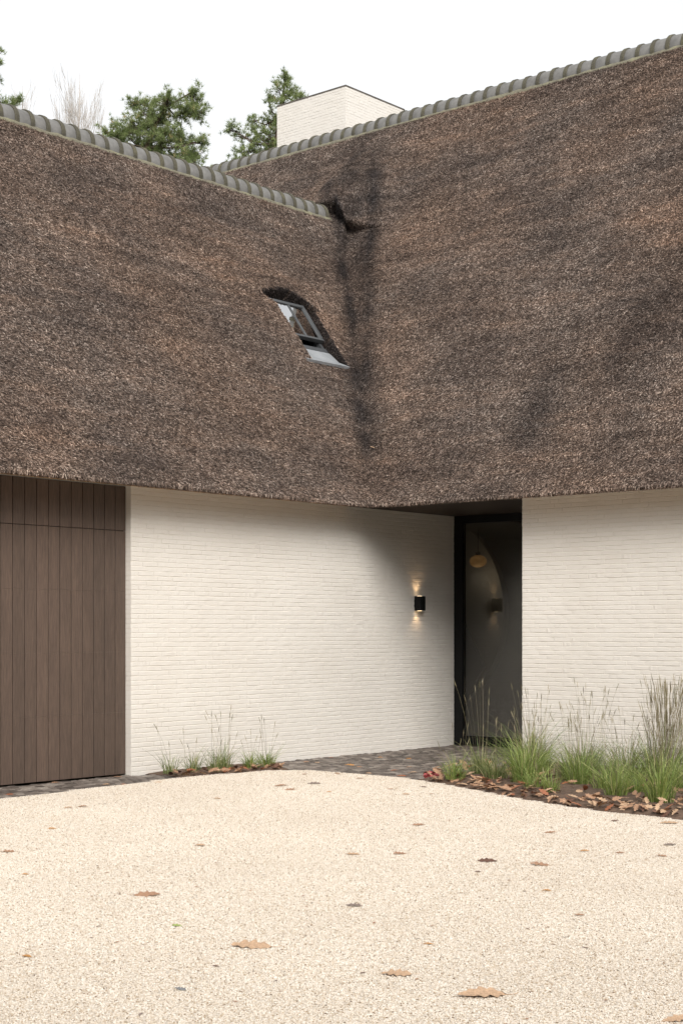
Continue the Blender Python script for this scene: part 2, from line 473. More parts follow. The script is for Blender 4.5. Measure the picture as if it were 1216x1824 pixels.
BED_R = [(14.36, 9.38)] + [(x+0.01, y) for x, y in EDGE if y < 9.4][::-1] + [(14.36, 1.5)]
bed('planting_bed', BED_R, 0.07, 1)
BED_L = [(10.72, 11.93), (10.72, 11.36), (11.2, 11.26), (11.7, 11.18), (12.03, 11.08), (12.14, 11.3), (12.14, 11.93)]
bed('planting_bed', BED_L, 0.05, 2)

# ------------------------------------------------------------------ the house
HOUSE = tag(link('thatched_house', None), 'white painted brick house with two steep thatched wings meeting in a valley', 'house')

# --- brick walls
def brick_mesh(name, L, H, seed, depth=0.10):
    r = random.Random(seed)
    n = 4
    V = []; F = []
    for i in range(n+1):
        x = L*i/n
        e = 0.0012 if i in (0, n) else 0
        lo = r.uniform(-0.0012, 0.0018); hi = H - r.uniform(-0.0012, 0.0018)
        y = r.uniform(-0.0018, 0.0012) + e
        V += [(x, depth, lo), (x, 0.0032, lo), (x, y, lo+0.0036), (x, y + r.uniform(-.0010, .0010), hi-0.0036), (x, 0.0032, hi), (x, depth, hi)]
    for i in range(n):
        for k in range(5):
            a = i*6 + k; F.append((a, a+6, a+7, a+1))
    F.append((0,1,2,3,4,5)); F.append(tuple(n*6 + k for k in (5,4,3,2,1,0)))
    return mesh(name, V, F, M_BRICK)
BL, BH, CP = 0.212, 0.0445, 0.0495
BR_S = [brick_mesh('brick', BL, BH, 10+i) for i in range(10)]
BR_H = [brick_mesh('brick', 0.102, BH, 40+i) for i in range(5)]
def courses(length, z0, z1, seed):
    """(start, length, z, mesh, depth) for a wild bond"""
    r = random.Random(seed); out = []; row = 0; z = z0
    while z < z1:
        x = 0.0
        first = True
        while x < length - 0.03:
            if first: L = (0.102, 0.212, 0.157)[row % 3]; first = False
            else: L = 0.102 if r.random() < 0.16 else 0.212
            L = min(L, length - x)
            if length - (x + L + 0.005) < 0.04: L = length - x
            pool, full = (BR_H, 0.102) if L < 0.13 else (BR_S, 0.212)
            out.append((x, L/full, z, r.choice(pool), r.uniform(-0.0012, 0.0012), r.uniform(-0.0012, 0.0012)))
            x += L + 0.0022
        z += CP; row += 1
    return out

def cam_px(p):                                     # apparent scale of a point (pixels per metre), only to rank bricks by size
    return 1.0/(p[0]*FWD.x + p[1]*FWD.y)
walls = []
# left wall, garage pier to porch corner, face y = 11.93
wl = MB(); wl.box(10.533, 16.35, 11.9335, 12.25, -0.1, 3.05)
wall_l = wl.obj('wall', M_MORTAR, HOUSE)
tag(wall_l, 'white painted brick wall between garage door and entrance')
for x, s, z, me, dy, dz in courses(16.12-10.53, -0.015, 2.985, 3):
    walls.append((wall_l, Matrix.Translation((10.53 + x, 11.93 + dy, z + dz)) @ Matrix.Diagonal((s, 1, 1, 1)), me))
# right wall, face x = 14.37, corner at y = 9.69
wr = MB(); wr.box(14.3735, 14.70, -6.0, 9.686, -0.1, 3.05)
wall_r = wr.obj('wall', M_MORTAR, HOUSE)
tag(wall_r, 'white painted brick wall right of the entrance')
for x, s, z, me, dy, dz in courses(4.9, -0.015, 2.985, 4):
    walls.append((wall_r, Matrix.Translation((14.37 + dy, 9.69 - x, z + dz)) @ Matrix.Rotation(R(-90), 4, 'Z') @ Matrix.Diagonal((s, 1, 1, 1)), me))
def rank(t):
    p = t[1].translation
    zc = p.z
    return -cam_px(p) * t[1].to_scale().x * (1 if (0.3 < zc < 2.8) else 0) * (0 if (t[0] is wall_r and p.y < 7.6) else 1) * (0.0 if t[2] in BR_H else 1)
walls.sort(key=rank)
rest = {wall_l: MB(), wall_r: MB()}
for i, (wo, mt, me) in enumerate(walls):
    if i < 300:
        o = link('brick', me, wo); o.matrix_local = mt
    else:
        vs = np.array([mt @ v.co for v in me.vertices])
        rest[wo].add(vs.tolist(), [p.vertices[:] for p in me.polygons])
for wo, mb in rest.items(): tag(mb.obj('brick', M_BRICK, wo), kind='stuff')

# pier beyond the garage door (out of frame to the left) and the back of the wings
wb = MB()
wb.box(3.5, 7.33, 11.93, 12.25, -0.1, 3.05)
wb.box(3.5, 3.8, 12.25, 19.0, -0.1, 3.05); wb.box(3.5, 14.7, 18.7, 19.0, -0.1, 3.05)
wb.box(14.7, 14.9, 18.0, 24.0, -0.1, 3.05); wb.box(23.8, 24.1, -6.0, 24.0, -0.1, 3.05)
wb.box(14.38, 24.1, 24.0, 24.3, -0.1, 3.05); wb.box(14.70, 24.1, -6.3, -6.0, -0.1, 3.05)
wb.obj('rear_wall', M_BRICK, HOUSE)

# --- thatch
K = 1.24; EA, EB, Z0 = 13.85, 11.43, 2.915
CT = 1/math.hypot(1, K); ST = K*CT                 # cos and sin of the pitch
TL, TR = 4.0, 5.53                                 # eave-to-ridge distance in plan
def lines(lo, hi, fine, s=0.085, f=0.02):
    v = [lo]
    while v[-1] < hi:
        x = v[-1]
        st = f if any(a - 0.001 <= x < b for a, b in fine) else s
        for a, b in fine:
            if x < a - 0.001 < x + st: st = a - x
        if x < -0.0001 and x + st > 0: st = -x
        v.append(x + st)
    return np.array(v)
LA = lines(-9.0, 8.5, [(-0.25, 0.35), (0.5, 1.95), (3.3, 5.5)])
LB = lines(-9.0, 12.5, [(-0.25, 0.35), (1.5, 2.65), (2.9, 5.3)])
ga, gb = np.meshgrid(LA, LB, indexing='ij')
def ss(x): x = np.clip(x, 0, 1); return x*x*(3-2*x)
def smax(p, q, k): return np.maximum(p, q) + 0.25*np.maximum(k - np.abs(p-q), 0)**2/k
def wave(x, y, seed, sc0):
    r = np.random.RandomState(seed); o = np.zeros_like(x)
    for i in range(9):
        t = r.uniform(0, 6.28); f = sc0*r.uniform(0.6, 2.2)
        o += np.sin((x*np.cos(t) + y*np.sin(t))*f + r.uniform(0, 6.28))/(0.6 + f/sc0)
    return o/3.0
tl = TL - np.abs(gb - TL); tr = TR - np.abs(ga - TR)
tl = tl + 0.10*np.exp(-((np.abs(gb-TL)-0.30)/0.14)**2); tr = tr + 0.10*np.exp(-((np.abs(ga-TR)-0.30)/0.14)**2)
# left wing stops inside the right wing
tl = np.where(ga > 5.2, -5, tl)
KS = 0.24
sm = smax(tl, tr, KS)
live = sm >= -1e-6
# pull the first ring outside onto the eave
P = np.stack([ga + EA, gb + EB, Z0 + K*np.maximum(sm, 0)], 2)
isR = tr > tl
nrm = np.where(isR[..., None], np.array([-ST, 0, CT]), np.array([0, -ST, CT]))
bl = np.clip((tr - tl)/KS*0.5 + 0.5, 0, 1)[..., None]
nrm = bl*np.array([-ST, 0, CT]) + (1-bl)*np.array([0, -ST, CT])
nrm /= np.linalg.norm(nrm, axis=2, keepdims=True)
front = ((ga < TR + 0.02) & isR) | ((gb < TL + 0.02) & ~isR)
# broad unevenness of the coat, fading at the eave
und = 0.042*wave(ga, gb, 5, 2.4) + 0.014*wave(ga, gb, 6, 6.5)
d = und * ss(sm/0.5) * np.where(isR, ss(np.abs(ga - TR)/0.9), ss(np.abs(gb - TL)/0.9))
# rounding of the lip
d = d - 0.02*(1 - ss(sm/0.16))
# bulge and hood of the right wing over the end of the left ridge
lip = np.interp(gb, [2.6, 3.0, 3.46, 3.84, 4.24, 4.6, 5.2], [3.62, 3.70, 3.80, 3.90, 4.08, 4.22, 4.45])
up = ss((5.4 - ga)/1.1)
side = np.exp(-((gb - 4.05)/0.66)**2)
hood = np.where((ga > lip) & isR, 0.34*up*side, 0)
hood = np.where((ga <= lip) & (ga > lip - 0.6) & isR, -0.16*side*ss((ga - lip + 0.6)/0.35), hood)
lipw = np.where((ga > lip) & isR, np.exp(-((ga - lip)/0.16)**2), 0)*side*0.13
d = d + hood
# eyebrow opening of the skylight in the left wing
s_up = gb/CT
def opening(a, s):
    x0, x1 = 0.80, 1.53
    arc = 3.96 - 0.62*((a - 1.12)/0.75)**2*0.5 - 0.05*(a-1.12)
    rect = (a > x0) & (a < x1 + 0.02*np.sin(s*9)) & (s > 2.62) & (s < arc) & (a < 1.49 + 0.06*(s - 2.6))
    lens = (a > 0.62) & (a < 1.72) & (s < arc) & (s > 3.72 - 0.02*a + 0.25*((a-1.15)/0.55)**4*0.3)
    return rect, lens
rect, lens = opening(ga, s_up)
isL = ~isR & (gb < TL)
d = np.where(isL & rect, -0.46, d)
d = np.where(isL & lens & ~rect, -0.22, d)
# swell around the eyebrow
d = np.where(isL & ~rect & ~lens, d + 0.07*np.exp(-((ga-1.15)/0.6)**2 - ((s_up-4.15)/0.35)**2), d)
P[..., 2] += 0.055*(1 - ss(sm/0.35))
P = P + nrm*d[..., None] + lipw[..., None]*np.array([-CT, 0, -ST])
na, nb = ga.shape
idx = np.arange(na*nb).reshape(na, nb)
c4 = live[:-1,:-1] & live[1:,:-1] & live[:-1,1:] & live[1:,1:]
k = np.argwhere(c4)
F = np.stack([idx[k[:,0],k[:,1]], idx[k[:,0]+1,k[:,1]], idx[k[:,0]+1,k[:,1]+1], idx[k[:,0],k[:,1]+1]], 1)
# stain attribute: algae streaks in valley and right wing, painted shade in the skylight
dv = ga - gb
tt = np.minimum(ga, gb)
wob = 0.10*wave(ga, gb, 8, 3.0)
st = np.zeros_like(ga)
st = np.maximum(st, 0.95*np.exp(-((dv + 0.02 + wob*0.8)/0.20)**2)*ss((tt-0.2)/0.6)*ss((4.9-tt)/0.7))
st = np.maximum(st, 0.9*np.exp(-((dv - 0.10 - 0.30*np.maximum(tt-1.2, 0) + wob)/0.23)**2)*ss((tt-0.5)/0.9)*ss((4.4-tt)/0.9))
st = np.maximum(st, 0.60*np.exp(-((gb + 2.66 + wob*2.0 + 0.10*(ga-1.6))/0.26)**2)*ss((ga-0.7)/0.5)*ss((3.1-ga)/0.9))
st = np.maximum(st, 0.45*np.exp(-((gb + 1.75 + wob*3)/0.30)**2)*ss((ga-0.3)/0.4)*ss((1.6-ga)/0.7))
st = np.maximum(st, 0.55*np.exp(-((gb - 3.75 + wob*1.5 - 0.5*(ga-4.6))/0.22)**2)*ss((ga-4.0)/0.4)*ss((5.2-ga)/0.4))
st = np.maximum(st, 0.72*np.exp(-((dv - 0.10 - 0.12*np.maximum(tt-0.8, 0) + wob*0.7)/(0.16 + 0.06*np.clip(tt, 0, 4)))**2)*ss((tt+0.05)/0.9)*ss((4.8-tt)/0.6))
st = st*np.clip(0.86 + 0.24*wave(ga, gb, 11, 9.0) + 0.20*wave(ga, gb, 12, 21.0), 0, 1.1)
st = st - 0.9*np.exp(-((ga-0.16)**2 + (gb-0.16)**2)/0.012)   # bleached reeds at the foot of the valley
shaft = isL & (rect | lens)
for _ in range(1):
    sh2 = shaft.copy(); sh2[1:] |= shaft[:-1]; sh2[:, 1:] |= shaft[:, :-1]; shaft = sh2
st = np.where(shaft, 1.0, st)  # shade of the skylight reveals painted into the reed colour
dens = (front & (ga > -6.2) & (gb > -5.0) & (gb < 9.4) & (ga < TR + .05)).astype(float)
dens = np.where((gb > 4.6) & (ga < 2.4), 0, dens)
dens = np.where(isL & rect & (ga > 0.84) & (ga < 1.5), 0, dens)
me = mesh('thatch', P.reshape(-1, 3), F.tolist(), M_THATCH, True)
set_attr(me, 'stain_shade', np.clip(st, -0.9, 1).ravel()); set_attr(me, 'dens', dens.ravel()); set_attr(me, 'slope', np.clip((tr - tl)/0.3*0.5 + 0.5, 0, 1).ravel())
# eave edge: fold the coat under along its lower border
bm = bmesh.new(); bm.from_mesh(me)
loose = [v for v in bm.verts if not v.link_faces]
bmesh.ops.delete(bm, geom=loose, context='VERTS')
be = [e for e in bm.edges if len(e.link_faces) == 1 and all(v.co.z < Z0 + 0.08 for v in e.verts)]
for (inx, dz) in ((0.05, -0.012), (0.16, 0.04), (0.20, 0.10)):
    r = bmesh.ops.extrude_edge_only(bm, edges=be)
    nv = [g for g in r['geom'] if isinstance(g, bmesh.types.BMVert)]
    for v in nv:
        a, b = v.co.x - EA, v.co.y - EB
        gx_, gy_ = (1, 0) if (b < a - 0.06 ) else ((0, 1) if a < b - 0.06 else (0.7, 0.7))
        if a > 6 or b > 6: continue
        v.co += Vector((gx_*inx, gy_*inx, dz))
    be = [g for g in r['geom'] if isinstance(g, bmesh.types.BMEdge)]
bm.to_mesh(me); bm.free()
me.polygons.foreach_set('use_smooth', [True]*len(me.polygons))
thatch = link('thatch', me, HOUSE)
tag(thatch, 'weathered brown reed thatch with dark streaks in the valley')

def reed_inst(ng):
    n = ng.nodes.new('GeometryNodeMeshCone')
    n.inputs['Vertices'].default_value = 4
    n.inputs['Radius Top'].default_value = 0.0022; n.inputs['Radius Bottom'].default_value = 0.0032; n.inputs['Depth'].default_value = 0.038
    t = ng.nodes.new('GeometryNodeTransform'); t.inputs['Translation'].default_value = (0, 0, -0.018)
    ng.links.new(n.outputs['Mesh'], t.inputs[0])
    return t.outputs[0]
def reed_orient(ng, dp):
    N, L = ng.nodes, ng.links
    def vm(op, a, b):
        n = N.new('ShaderNodeVectorMath'); n.operation = op
        for i, x in enumerate((a, b)):
            if x is None: continue
            if isinstance(x, bpy.types.NodeSocket): L.new(x, n.inputs[i])
            else: n.inputs[i].default_value = x
        return n
    def scale(v, f):
        n = N.new('ShaderNodeVectorMath'); n.operation = 'SCALE'; L.new(v, n.inputs[0])
        if isinstance(f, bpy.types.NodeSocket): L.new(f, n.inputs['Scale'])
        else: n.inputs['Scale'].default_value = f
        return n.outputs[0]
    nr = dp.outputs['Normal']
    dot = vm('DOT_PRODUCT', nr, (0, 0, -1)).outputs['Value']
    down = vm('SUBTRACT', (0, 0, -1), scale(nr, dot)).outputs[0]
    dn = vm('NORMALIZE', down, None).outputs[0]
    ps = N.new('GeometryNodeInputPosition')
    nz = N.new('ShaderNodeTexNoise'); nz.inputs['Scale'].default_value = 10.0; nz.inputs['Detail'].default_value = 2
    L.new(ps.outputs[0], nz.inputs['Vector'])
    nv = scale(vm('SUBTRACT', nz.outputs['Color'], (0.5, 0.5, 0.5)).outputs[0], 1.1)
    rv = N.new('FunctionNodeRandomValue'); rv.data_type = 'FLOAT_VECTOR'
    rv.inputs[0].default_value = (-0.5,)*3; rv.inputs[1].default_value = (0.5,)*3
    v = vm('ADD', dn, scale(nr, 0.42)).outputs[0]
    v = vm('ADD', v, nv).outputs[0]
    v = vm('ADD', v, rv.outputs[0]).outputs[0]
    al = N.new('FunctionNodeAlignRotationToVector'); al.axis = 'Z'
    L.new(v, al.inputs['Vector'])
    return al.outputs[0]
reeds = link('reed', me, thatch)
tag(reeds, kind='stuff')
md = reeds.modifiers.new('scatter', 'NODES')
md.node_group = scatter('reed_scatter', reed_inst, 7000, reed_orient, (0.7, 0.7, 0.5), (1.5, 1.5, 1.5), 11, M_REED)

# soffit boards under the eaves and over the porch
sf = MB()
zs = 2.985
sf.box(3.0, EA + 0.10, EB + 0.10, 11.94, zs, zs + 0.05)
sf.box(EA + 0.10, 14.38, -6.3, 9.68, zs, zs + 0.05)
sf.obj('soffit', M_SOFFIT, HOUSE)
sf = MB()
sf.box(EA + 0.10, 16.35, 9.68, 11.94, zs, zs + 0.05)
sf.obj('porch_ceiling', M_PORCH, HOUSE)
sf = MB()
sf.box(14.38, 24.3, -6.3, 9.68, zs + 0.002, zs + 0.052)
sf.box(16.35, 24.3, 9.68, 24.3, zs + 0.002, zs + 0.052)
sf.box(3.0, 16.35, 11.94, 24.0, zs + 0.002, zs + 0.052)
sf.obj('attic_floor', M_PLASTER, HOUSE)

# --- ridge tiles
def tile_mesh(name, r0, r1, x0, x1, m, a0=-12, seed=0):
    n = 16; V = []; F = []
    rings = [(x0, r0), (x0, r1), (x1, r1), (x1, r0)]
    rings = [(x0, r0-0.004), (x0, r1-0.006), (x0+0.006, r1), (x1-0.006, r1), (x1, r1-0.006), (x1, r0-0.004)]
    for x, r in rings:
        for k in range(n+1):
            t = R(a0 + (180-2*a0)*k/n)
            V.append((x, r*math.cos(t), r*math.sin(t)))
    for i in range(len(rings)-1):
        for k in range(n):
            a = i*(n+1)+k; F.append((a, a+n+1, a+n+2, a+1))
    for k in range(n):
        a = (len(rings)-1)*(n+1)+k; F.append((a, k, k+1, a+1)[::-1])
    return mesh(name, V, F, m, False)
def tile_barrel():
    me = tile_mesh('ridge_tile', 0.178, 0.198, 0.0, 0.262, M_TILE)
    # slight taper towards the hidden end
    for v in me.vertices:
        f = 1 - 0.05*(1 - v.co.x/0.262); v.co.y *= f; v.co.z *= f
    for p in me.polygons: p.use_smooth = len(p.vertices) == 4
    return me
ME_T = tile_barrel(); ME_C = tile_mesh('collar', 0.186, 0.213, 0.192, 0.254, M_COLLAR)
def ridge(p0, ang, n, pitch, seed):
    r = random.Random(seed)
    for i in range(n):
        o = link('ridge_tile', ME_T, HOUSE)
        o.location = Vector(p0) + Vector((math.cos(ang), math.sin(ang), 0))*(-pitch*(i+1)) + Vector((0, 0, r.uniform(-.008, .008)))
        o.rotation_euler = (R(r.uniform(-1.5, 1.5)), R(r.uniform(-.8, .8)), ang + R(r.uniform(-.9, .9)))
        c = link('collar', ME_C, o)
def mortar(p0, p1, zt, seed):
    """irregular bed of mortar on each flank under the tiles"""
    r = random.Random(seed); V = []; F = []
    d = Vector(p1) - Vector(p0); L = d.length; d.normalize(); q = Vector((-d.y, d.x, 0)); n = int(L/0.08)
    for i in range(n+1):
        c = Vector(p0) + d*(L*i/n)
        j = r.uniform(-.012, .012); jz = r.uniform(-.010, .008)
        for y, z in ((-0.245-j, zt-0.13), (-0.235-j, zt+0.0+jz), (-0.205, zt+0.035+jz), (-0.15, zt+0.04), (0.15, zt+0.04), (0.205, zt+0.035-jz), (0.235+j, zt+jz), (0.245+j, zt-0.13)):
            V.append(c + q*y + Vector((0, 0, z - c.z)))
    for i in range(n):
        for k in range(7): a = i*8+k; F.append((a, a+8, a+9, a+1))
    F.append(tuple(range(8))); F.append(tuple(n*8 + k for k in range(7, -1, -1)))
    link('mortar_bed', mesh('mortar_bed', V, F, M_BED, True), HOUSE)
zl = Z0 + K*TL; zr = Z0 + K*TR
ridge((17.38, EB+TL, zl-0.105), 0.0, 34, 0.24, 1)
mortar((8.6, EB+TL, zl), (17.44, EB+TL, zl), zl-0.17, 2)
ridge((EA+TR, 23.0, zr-0.105), R(90), 58, 0.24, 3)
mortar((EA+TR, 9.2, zr), (EA+TR, 23.0, zr), zr-0.17, 4)

# --- chimney behind the right ridge
CX0, CX1, CY0, CY1, CZ = 19.9, 21.52, 17.04, 18.65, 10.83
cb = MB(); cb.box(CX0+0.0022, CX1-0.0022, CY0+0.0022, CY1-0.0022, 7.5, CZ)
ch = cb.obj('chimney', M_MORTAR, HOUSE)
cbr = MB()
for face in range(2):
    Lw = (CY1-CY0) if face == 0 else (CX1-CX0)
    for x, s, z, bme, dy, dz in courses(Lw, 9.0, CZ-0.04, 60+face):
        if face == 0: mt = Matrix.Translation((CX0+dy, CY1-x, z)) @ Matrix.Rotation(R(-90), 4, 'Z') @ Matrix.Diagonal((s, 0.5, 1, 1))
        else: mt = Matrix.Translation((CX0+0.052+x*0.93, CY0+dy, z)) @ Matrix.Diagonal((s*0.93, 0.5, 1, 1))
        cbr.add([mt @ v.co for v in bme.vertices], [p.vertices[:] for p in bme.polygons])
tag(cbr.obj('brick', M_BRICK, ch), kind='stuff')
cc = MB(); cc.box(CX0-0.006, CX1+0.006, CY0-0.006, CY1+0.006, CZ, CZ+0.024)
cc.obj('cap', simple('chimney_cap', (0.10, 0.085, 0.07), 0.6, 0.2, 6), ch)

# --- garage door
gdb = MB(); gdb.box(7.3, 10.56, 12.050, 12.08, 0.02, 3.0)
gdo = gdb.obj('garage_door', simple('door_backing', (0.010, 0.008, 0.007), 0.9), HOUSE)
tag(gdo, 'brown timber garage door of vertical boards in sections')
PW = 0.1435
rows = [(0.012, 0.6495), (0.650, 1.2735), (1.274, 1.8975), (1.898, 2.5215), (2.5275, 2.984)]
def board_mesh(h, seed):
    r = random.Random(seed); wd = PW - 0.0085; e = 0.002; y = 0.0
    v = [(0,0.018,0),(wd,0.018,0),(wd,0.018,h),(0,0.018,h),(0,e,0),(wd,e,0),(wd,e,h),(0,e,h),(e,0,0.0003),(wd-e,0,0.0003),(wd-e,0,h-0.0003),(e,0,h-0.0003)]
    f = [(8,9,10,11),(4,5,9,8),(5,6,10,9),(6,7,11,10),(7,4,8,11),(0,1,5,4),(1,2,6,5),(2,3,7,6),(3,0,4,7)]
    return mesh('board', v, f, M_WOOD)
bmz = [board_mesh(b-a, i) for i, (a, b) in enumerate(rows)]
r = random.Random(9)
for i in range(22):
    for q, (a, b) in enumerate(rows):
        o = link('board', bmz[q], gdo); o.location = (10.532 - PW*(i+1) + 0.002, 12.008 + (i*37 % 7 - 3)*0.00022, a)

# --- entrance: black frame and tall dark pane
en = MB(); X = 16.12
def fr(y0, y1, z0, z1, x0=X-0.01, x1=X+0.07): en.box(x0, x1, y0, y1, z0, z1)
fr(11.80, 11.945, 0.0, 2.984); fr(9.60, 9.74, 0.0, 2.984)
fr(9.74, 11.80, 2.885, 2.984); fr(9.74, 11.80, 0.0, 0.125)
eo = en.obj('entrance_frame', M_BLACK, HOUSE)
tag(eo, 'black metal frame of the tall glazed entrance')
bd_ = eo.modifiers.new('bevel', 'BEVEL'); bd_.width = 0.004; bd_.segments = 2
gp = MB(); gp.box(X+0.030, X+0.044, 9.742, 11.798, 0.127, 2.883)
gp.obj('pane', M_GLASS, eo)
# hall behind the glass
hl = MB()
hl.box(20.3, 20.4, 8.5, 16.0, 0, 2.98); hl.box(16.21, 20.3, 15.9, 16.0, 0, 2.98); hl.box(16.21, 20.3, 8.4, 8.5, 0, 2.98)
hl.box(16.21, 16.30, 12.26, 15.9, 0, 2.98); hl.box(16.13, 16.30, 8.5, 9.62, 0, 2.98)
hl.obj('hall_wall', M_PLASTER, HOUSE)
hc = MB(); hc.box(16.2, 20.3, 8.5, 15.9, 2.94, 2.978); hc.obj('hall_ceiling', M_PLASTER, HOUSE)
hf = MB(); hf.box(16.19, 20.3, 8.5, 15.9, -0.05, 0.01); hf.obj('hall_floor', M_INFLOOR, HOUSE)
def disc(name, x, y, z, rad, th, m, n=96):
    V = []; F = []
    for xx in (x, x+th):
        for k_ in range(n):
            t = 2*math.pi*k_/n; V.append((xx, y + rad*math.cos(t), min(2.935, max(0.011, z + rad*math.sin(t)))))
    F.append(tuple(range(n-1, -1, -1))); F.append(tuple(range(n, 2*n)))
    for k_ in range(n): F.append((k_, (k_+1) % n, n+(k_+1) % n, n+k_))
    o = link(name, mesh(name, V, F, m), HOUSE); return o
tag(disc('round_partition', 18.0, 13.95, 1.75, 1.5, 0.12, M_PLASTER_PALE), 'pale rounded partition seen through the entrance glass')
tp = [(13.5, 2.35), (13.19, 1.80), (12.74, 0.97), (13.06, 0.42), (13.5, 0.2)]
V = [(17.90, y, z) for y, z in tp] + [(17.96, y, z) for y, z in tp]
n = len(tp)
tag(link('angled_panel', mesh('angled_panel', V, [tuple(range(n)), tuple(range(2*n-1, n-1, -1))] + [(i, n+i, n+(i+1) % n, (i+1) % n) for i in range(n)], M_DARKPANEL), HOUSE), 'dark angular panel seen low through the entrance glass')

# --- skylight in the left wing: local frame (x along the eave, s up the slope, d out of the roof)
def RP(x, s, dd): return Vector((x, EB + s*CT - dd*ST, Z0 + s*ST + dd*CT))
def rbox(mb, x0, x1, s0, s1, d0, d1, tilt=None):
    """box in roof space; tilt = (s_hinge, slope) lets d rise away from a hinge line"""
    v = []
    for dd in (d0, d1):
        for (x, s) in ((x0,s0),(x1,s0),(x1,s1),(x0,s1)):
            e = 0 if tilt is None else (tilt[0]-s)*tilt[1]
            v.append(RP(x, s, dd + e))
    mb.add(v, [(0,3,2,1),(4,5,6,7),(0,1,5,4),(1,2,6,5),(2,3,7,6),(3,0,4,7)])
SK0, SK1 = 14.48, 15.33
fm = MB()
rbox(fm, SK0, SK1, 3.03, 3.10, -0.26, -0.125); rbox(fm, SK0, SK1, 3.80, 3.86, -0.26, -0.14)
rbox(fm, SK0, SK0+0.05, 3.10, 3.80, -0.26, -0.14); rbox(fm, SK1-0.05, SK1, 3.10, 3.80, -0.26, -0.14)
sk = fm.obj('skylight', M_GREYMETAL, HOUSE)
tag(sk, 'small roof window standing ajar in an eyebrow of thatch')
sh = MB(); T = (3.86, -0.05)
rbox(sh, SK0-0.01, SK1+0.01, 3.215, 3.25, -0.10, -0.045, T); rbox(sh, SK0-0.01, SK1+0.01, 3.815, 3.86, -0.085, -0.045, T)
rbox(sh, SK0-0.01, SK0+0.04, 3.255, 3.815, -0.085, -0.045, T); rbox(sh, SK1-0.04, SK1+0.01, 3.255, 3.815, -0.085, -0.045, T)
rbox(sh, 15.005, 15.03, 3.255, 3.815, -0.080, -0.049, T)
sh.obj('sash', simple('sash_grey', (0.075, 0.078, 0.08), 0.4, 0.1, 20), sk)
for x0, x1 in ((SK0+0.041, 15.004), (15.031, SK1-0.041)):
    gp = MB(); rbox(gp, x0, x1, 3.256, 3.814, -0.070, -0.060, T); gp.obj('pane', M_SKYGLASS, sk)
bk = MB(); rbox(bk, SK0+0.05, SK1-0.05, 3.10, 3.80, -0.285, -0.275); bk.obj('blind', M_BLACK, sk)
sp = MB(); 
v = [RP(SK0, 3.03, -0.13), RP(SK1+0.03, 3.03, -0.13), RP(SK1, 2.80, -0.075), RP(SK0, 2.80, -0.075), RP(SK1-0.02, 2.60, 0.035), RP(SK0, 2.60, 0.035),
     RP(SK0, 2.588, 0.0), RP(SK1-0.02, 2.588, 0.0)]
sp.add(v, [(0,3,2,1), (3,5,4,2), (5,6,7,4)])
ap = sp.obj('flashing', M_ZINC, sk)
sl_ = ap.modifiers.new('solid', 'SOLIDIFY'); sl_.thickness = 0.006

# ------------------------------------------------------------------ lamps
def cyl(mb, x, y, z0, z1, rad, n=20, mi=0, r1=None):
    mb.tube([(x, y, z0), (x, y, z1)], [rad, rad if r1 is None else r1], n, mi)
WL = (15.305, 11.93, 1.835)
wlamp = tag(link('wall_lamp', None, None, WL), 'small black up-and-down wall lamp, lit, beside the entrance', 'wall lamp')
hb = MB()
hb.box(-0.058, 0.058, -0.112, -0.012, -0.092, 0.092)
ho = hb.obj('housing', M_BLACK, wlamp)
bv = ho.modifiers.new('bevel', 'BEVEL'); bv.width = 0.012; bv.segments = 3
mb = MB(); mb.box(-0.04, 0.04, -0.013, 0.006, -0.05, 0.05); mb.obj('mounting_plate', M_BLACK, wlamp)
me_, nt, b = newmat('lamp_glow'); b.inputs['Emission Color'].default_value = (1, 0.72, 0.42, 1); b.inputs['Emission Strength'].default_value = 3.0
for s in (1, -1):
    mb = MB(); cyl(mb, 0, -0.055, s*0.0925, s*0.0945, 0.03); mb.obj('lens', me_, wlamp)
    ld = bpy.data.lights.new('lamp_beam', 'SPOT'); ld.energy = 1.3; ld.spot_size = R(104); ld.spot_blend = 0.9; ld.color = (1, 0.66, 0.36); ld.shadow_soft_size = 0.012
    lo = link('lamp_beam', ld, wlamp, (0, -0.055, s*0.096)); lo.rotation_euler = (R(180) if s > 0 else 0, 0, 0)

PLc = (17.70, 12.685, 2.475)
pl = tag(link('pendant_lamp', None, None, (PLc[0], PLc[1], PLc[2])), 'glowing amber globe pendant lamp hanging in the hall behind the glass', 'pendant lamp')
mb = MB(); mb.tube([(0, 0, 0.09), (0, 0, 0.468)], 0.004, 6); mb.obj('cord', M_BLACK, pl)
mb = MB(); cyl(mb, 0, 0, 0.085, 0.125, 0.035, 16); mb.obj('cap', M_BLACK, pl)
V = []; F = []; NU, NV = 28, 14
for i in range(NV+1):
    ph = math.pi*i/NV
    for k_ in range(NU):
        t = 2*math.pi*k_/NU; rr = 0.118*math.sin(ph)*(1 + 0.03*math.cos(14*t))
        V.append((rr*math.cos(t), rr*math.sin(t), 0.088*math.cos(ph)))
for i in range(NV):
    for k_ in range(NU): F.append((i*NU+k_, (i+1)*NU+k_, (i+1)*NU+(k_+1) % NU, i*NU+(k_+1) % NU))
mg, nt, b = newmat('amber_globe'); b.inputs['Base Color'].default_value = (0.5, 0.3, 0.12, 1)
em = ramp(nt, noise(nt, 22, 2, 0.5), [(0.3, (0.5, 0.22, 0.06)), (0.7, (1.0, 0.58, 0.24))]); nt.links.new(em, b.inputs['Emission Color']); b.inputs['Emission Strength'].default_value = 0.17
link('globe', mesh('globe', V, F, mg, True), pl)
ld = bpy.data.lights.new('globe_light', 'POINT'); ld.energy = 0.55; ld.color = (1, 0.9, 0.78); ld.shadow_soft_size = 0.12
link('globe_light', ld, pl, (0, 0, -0.26))

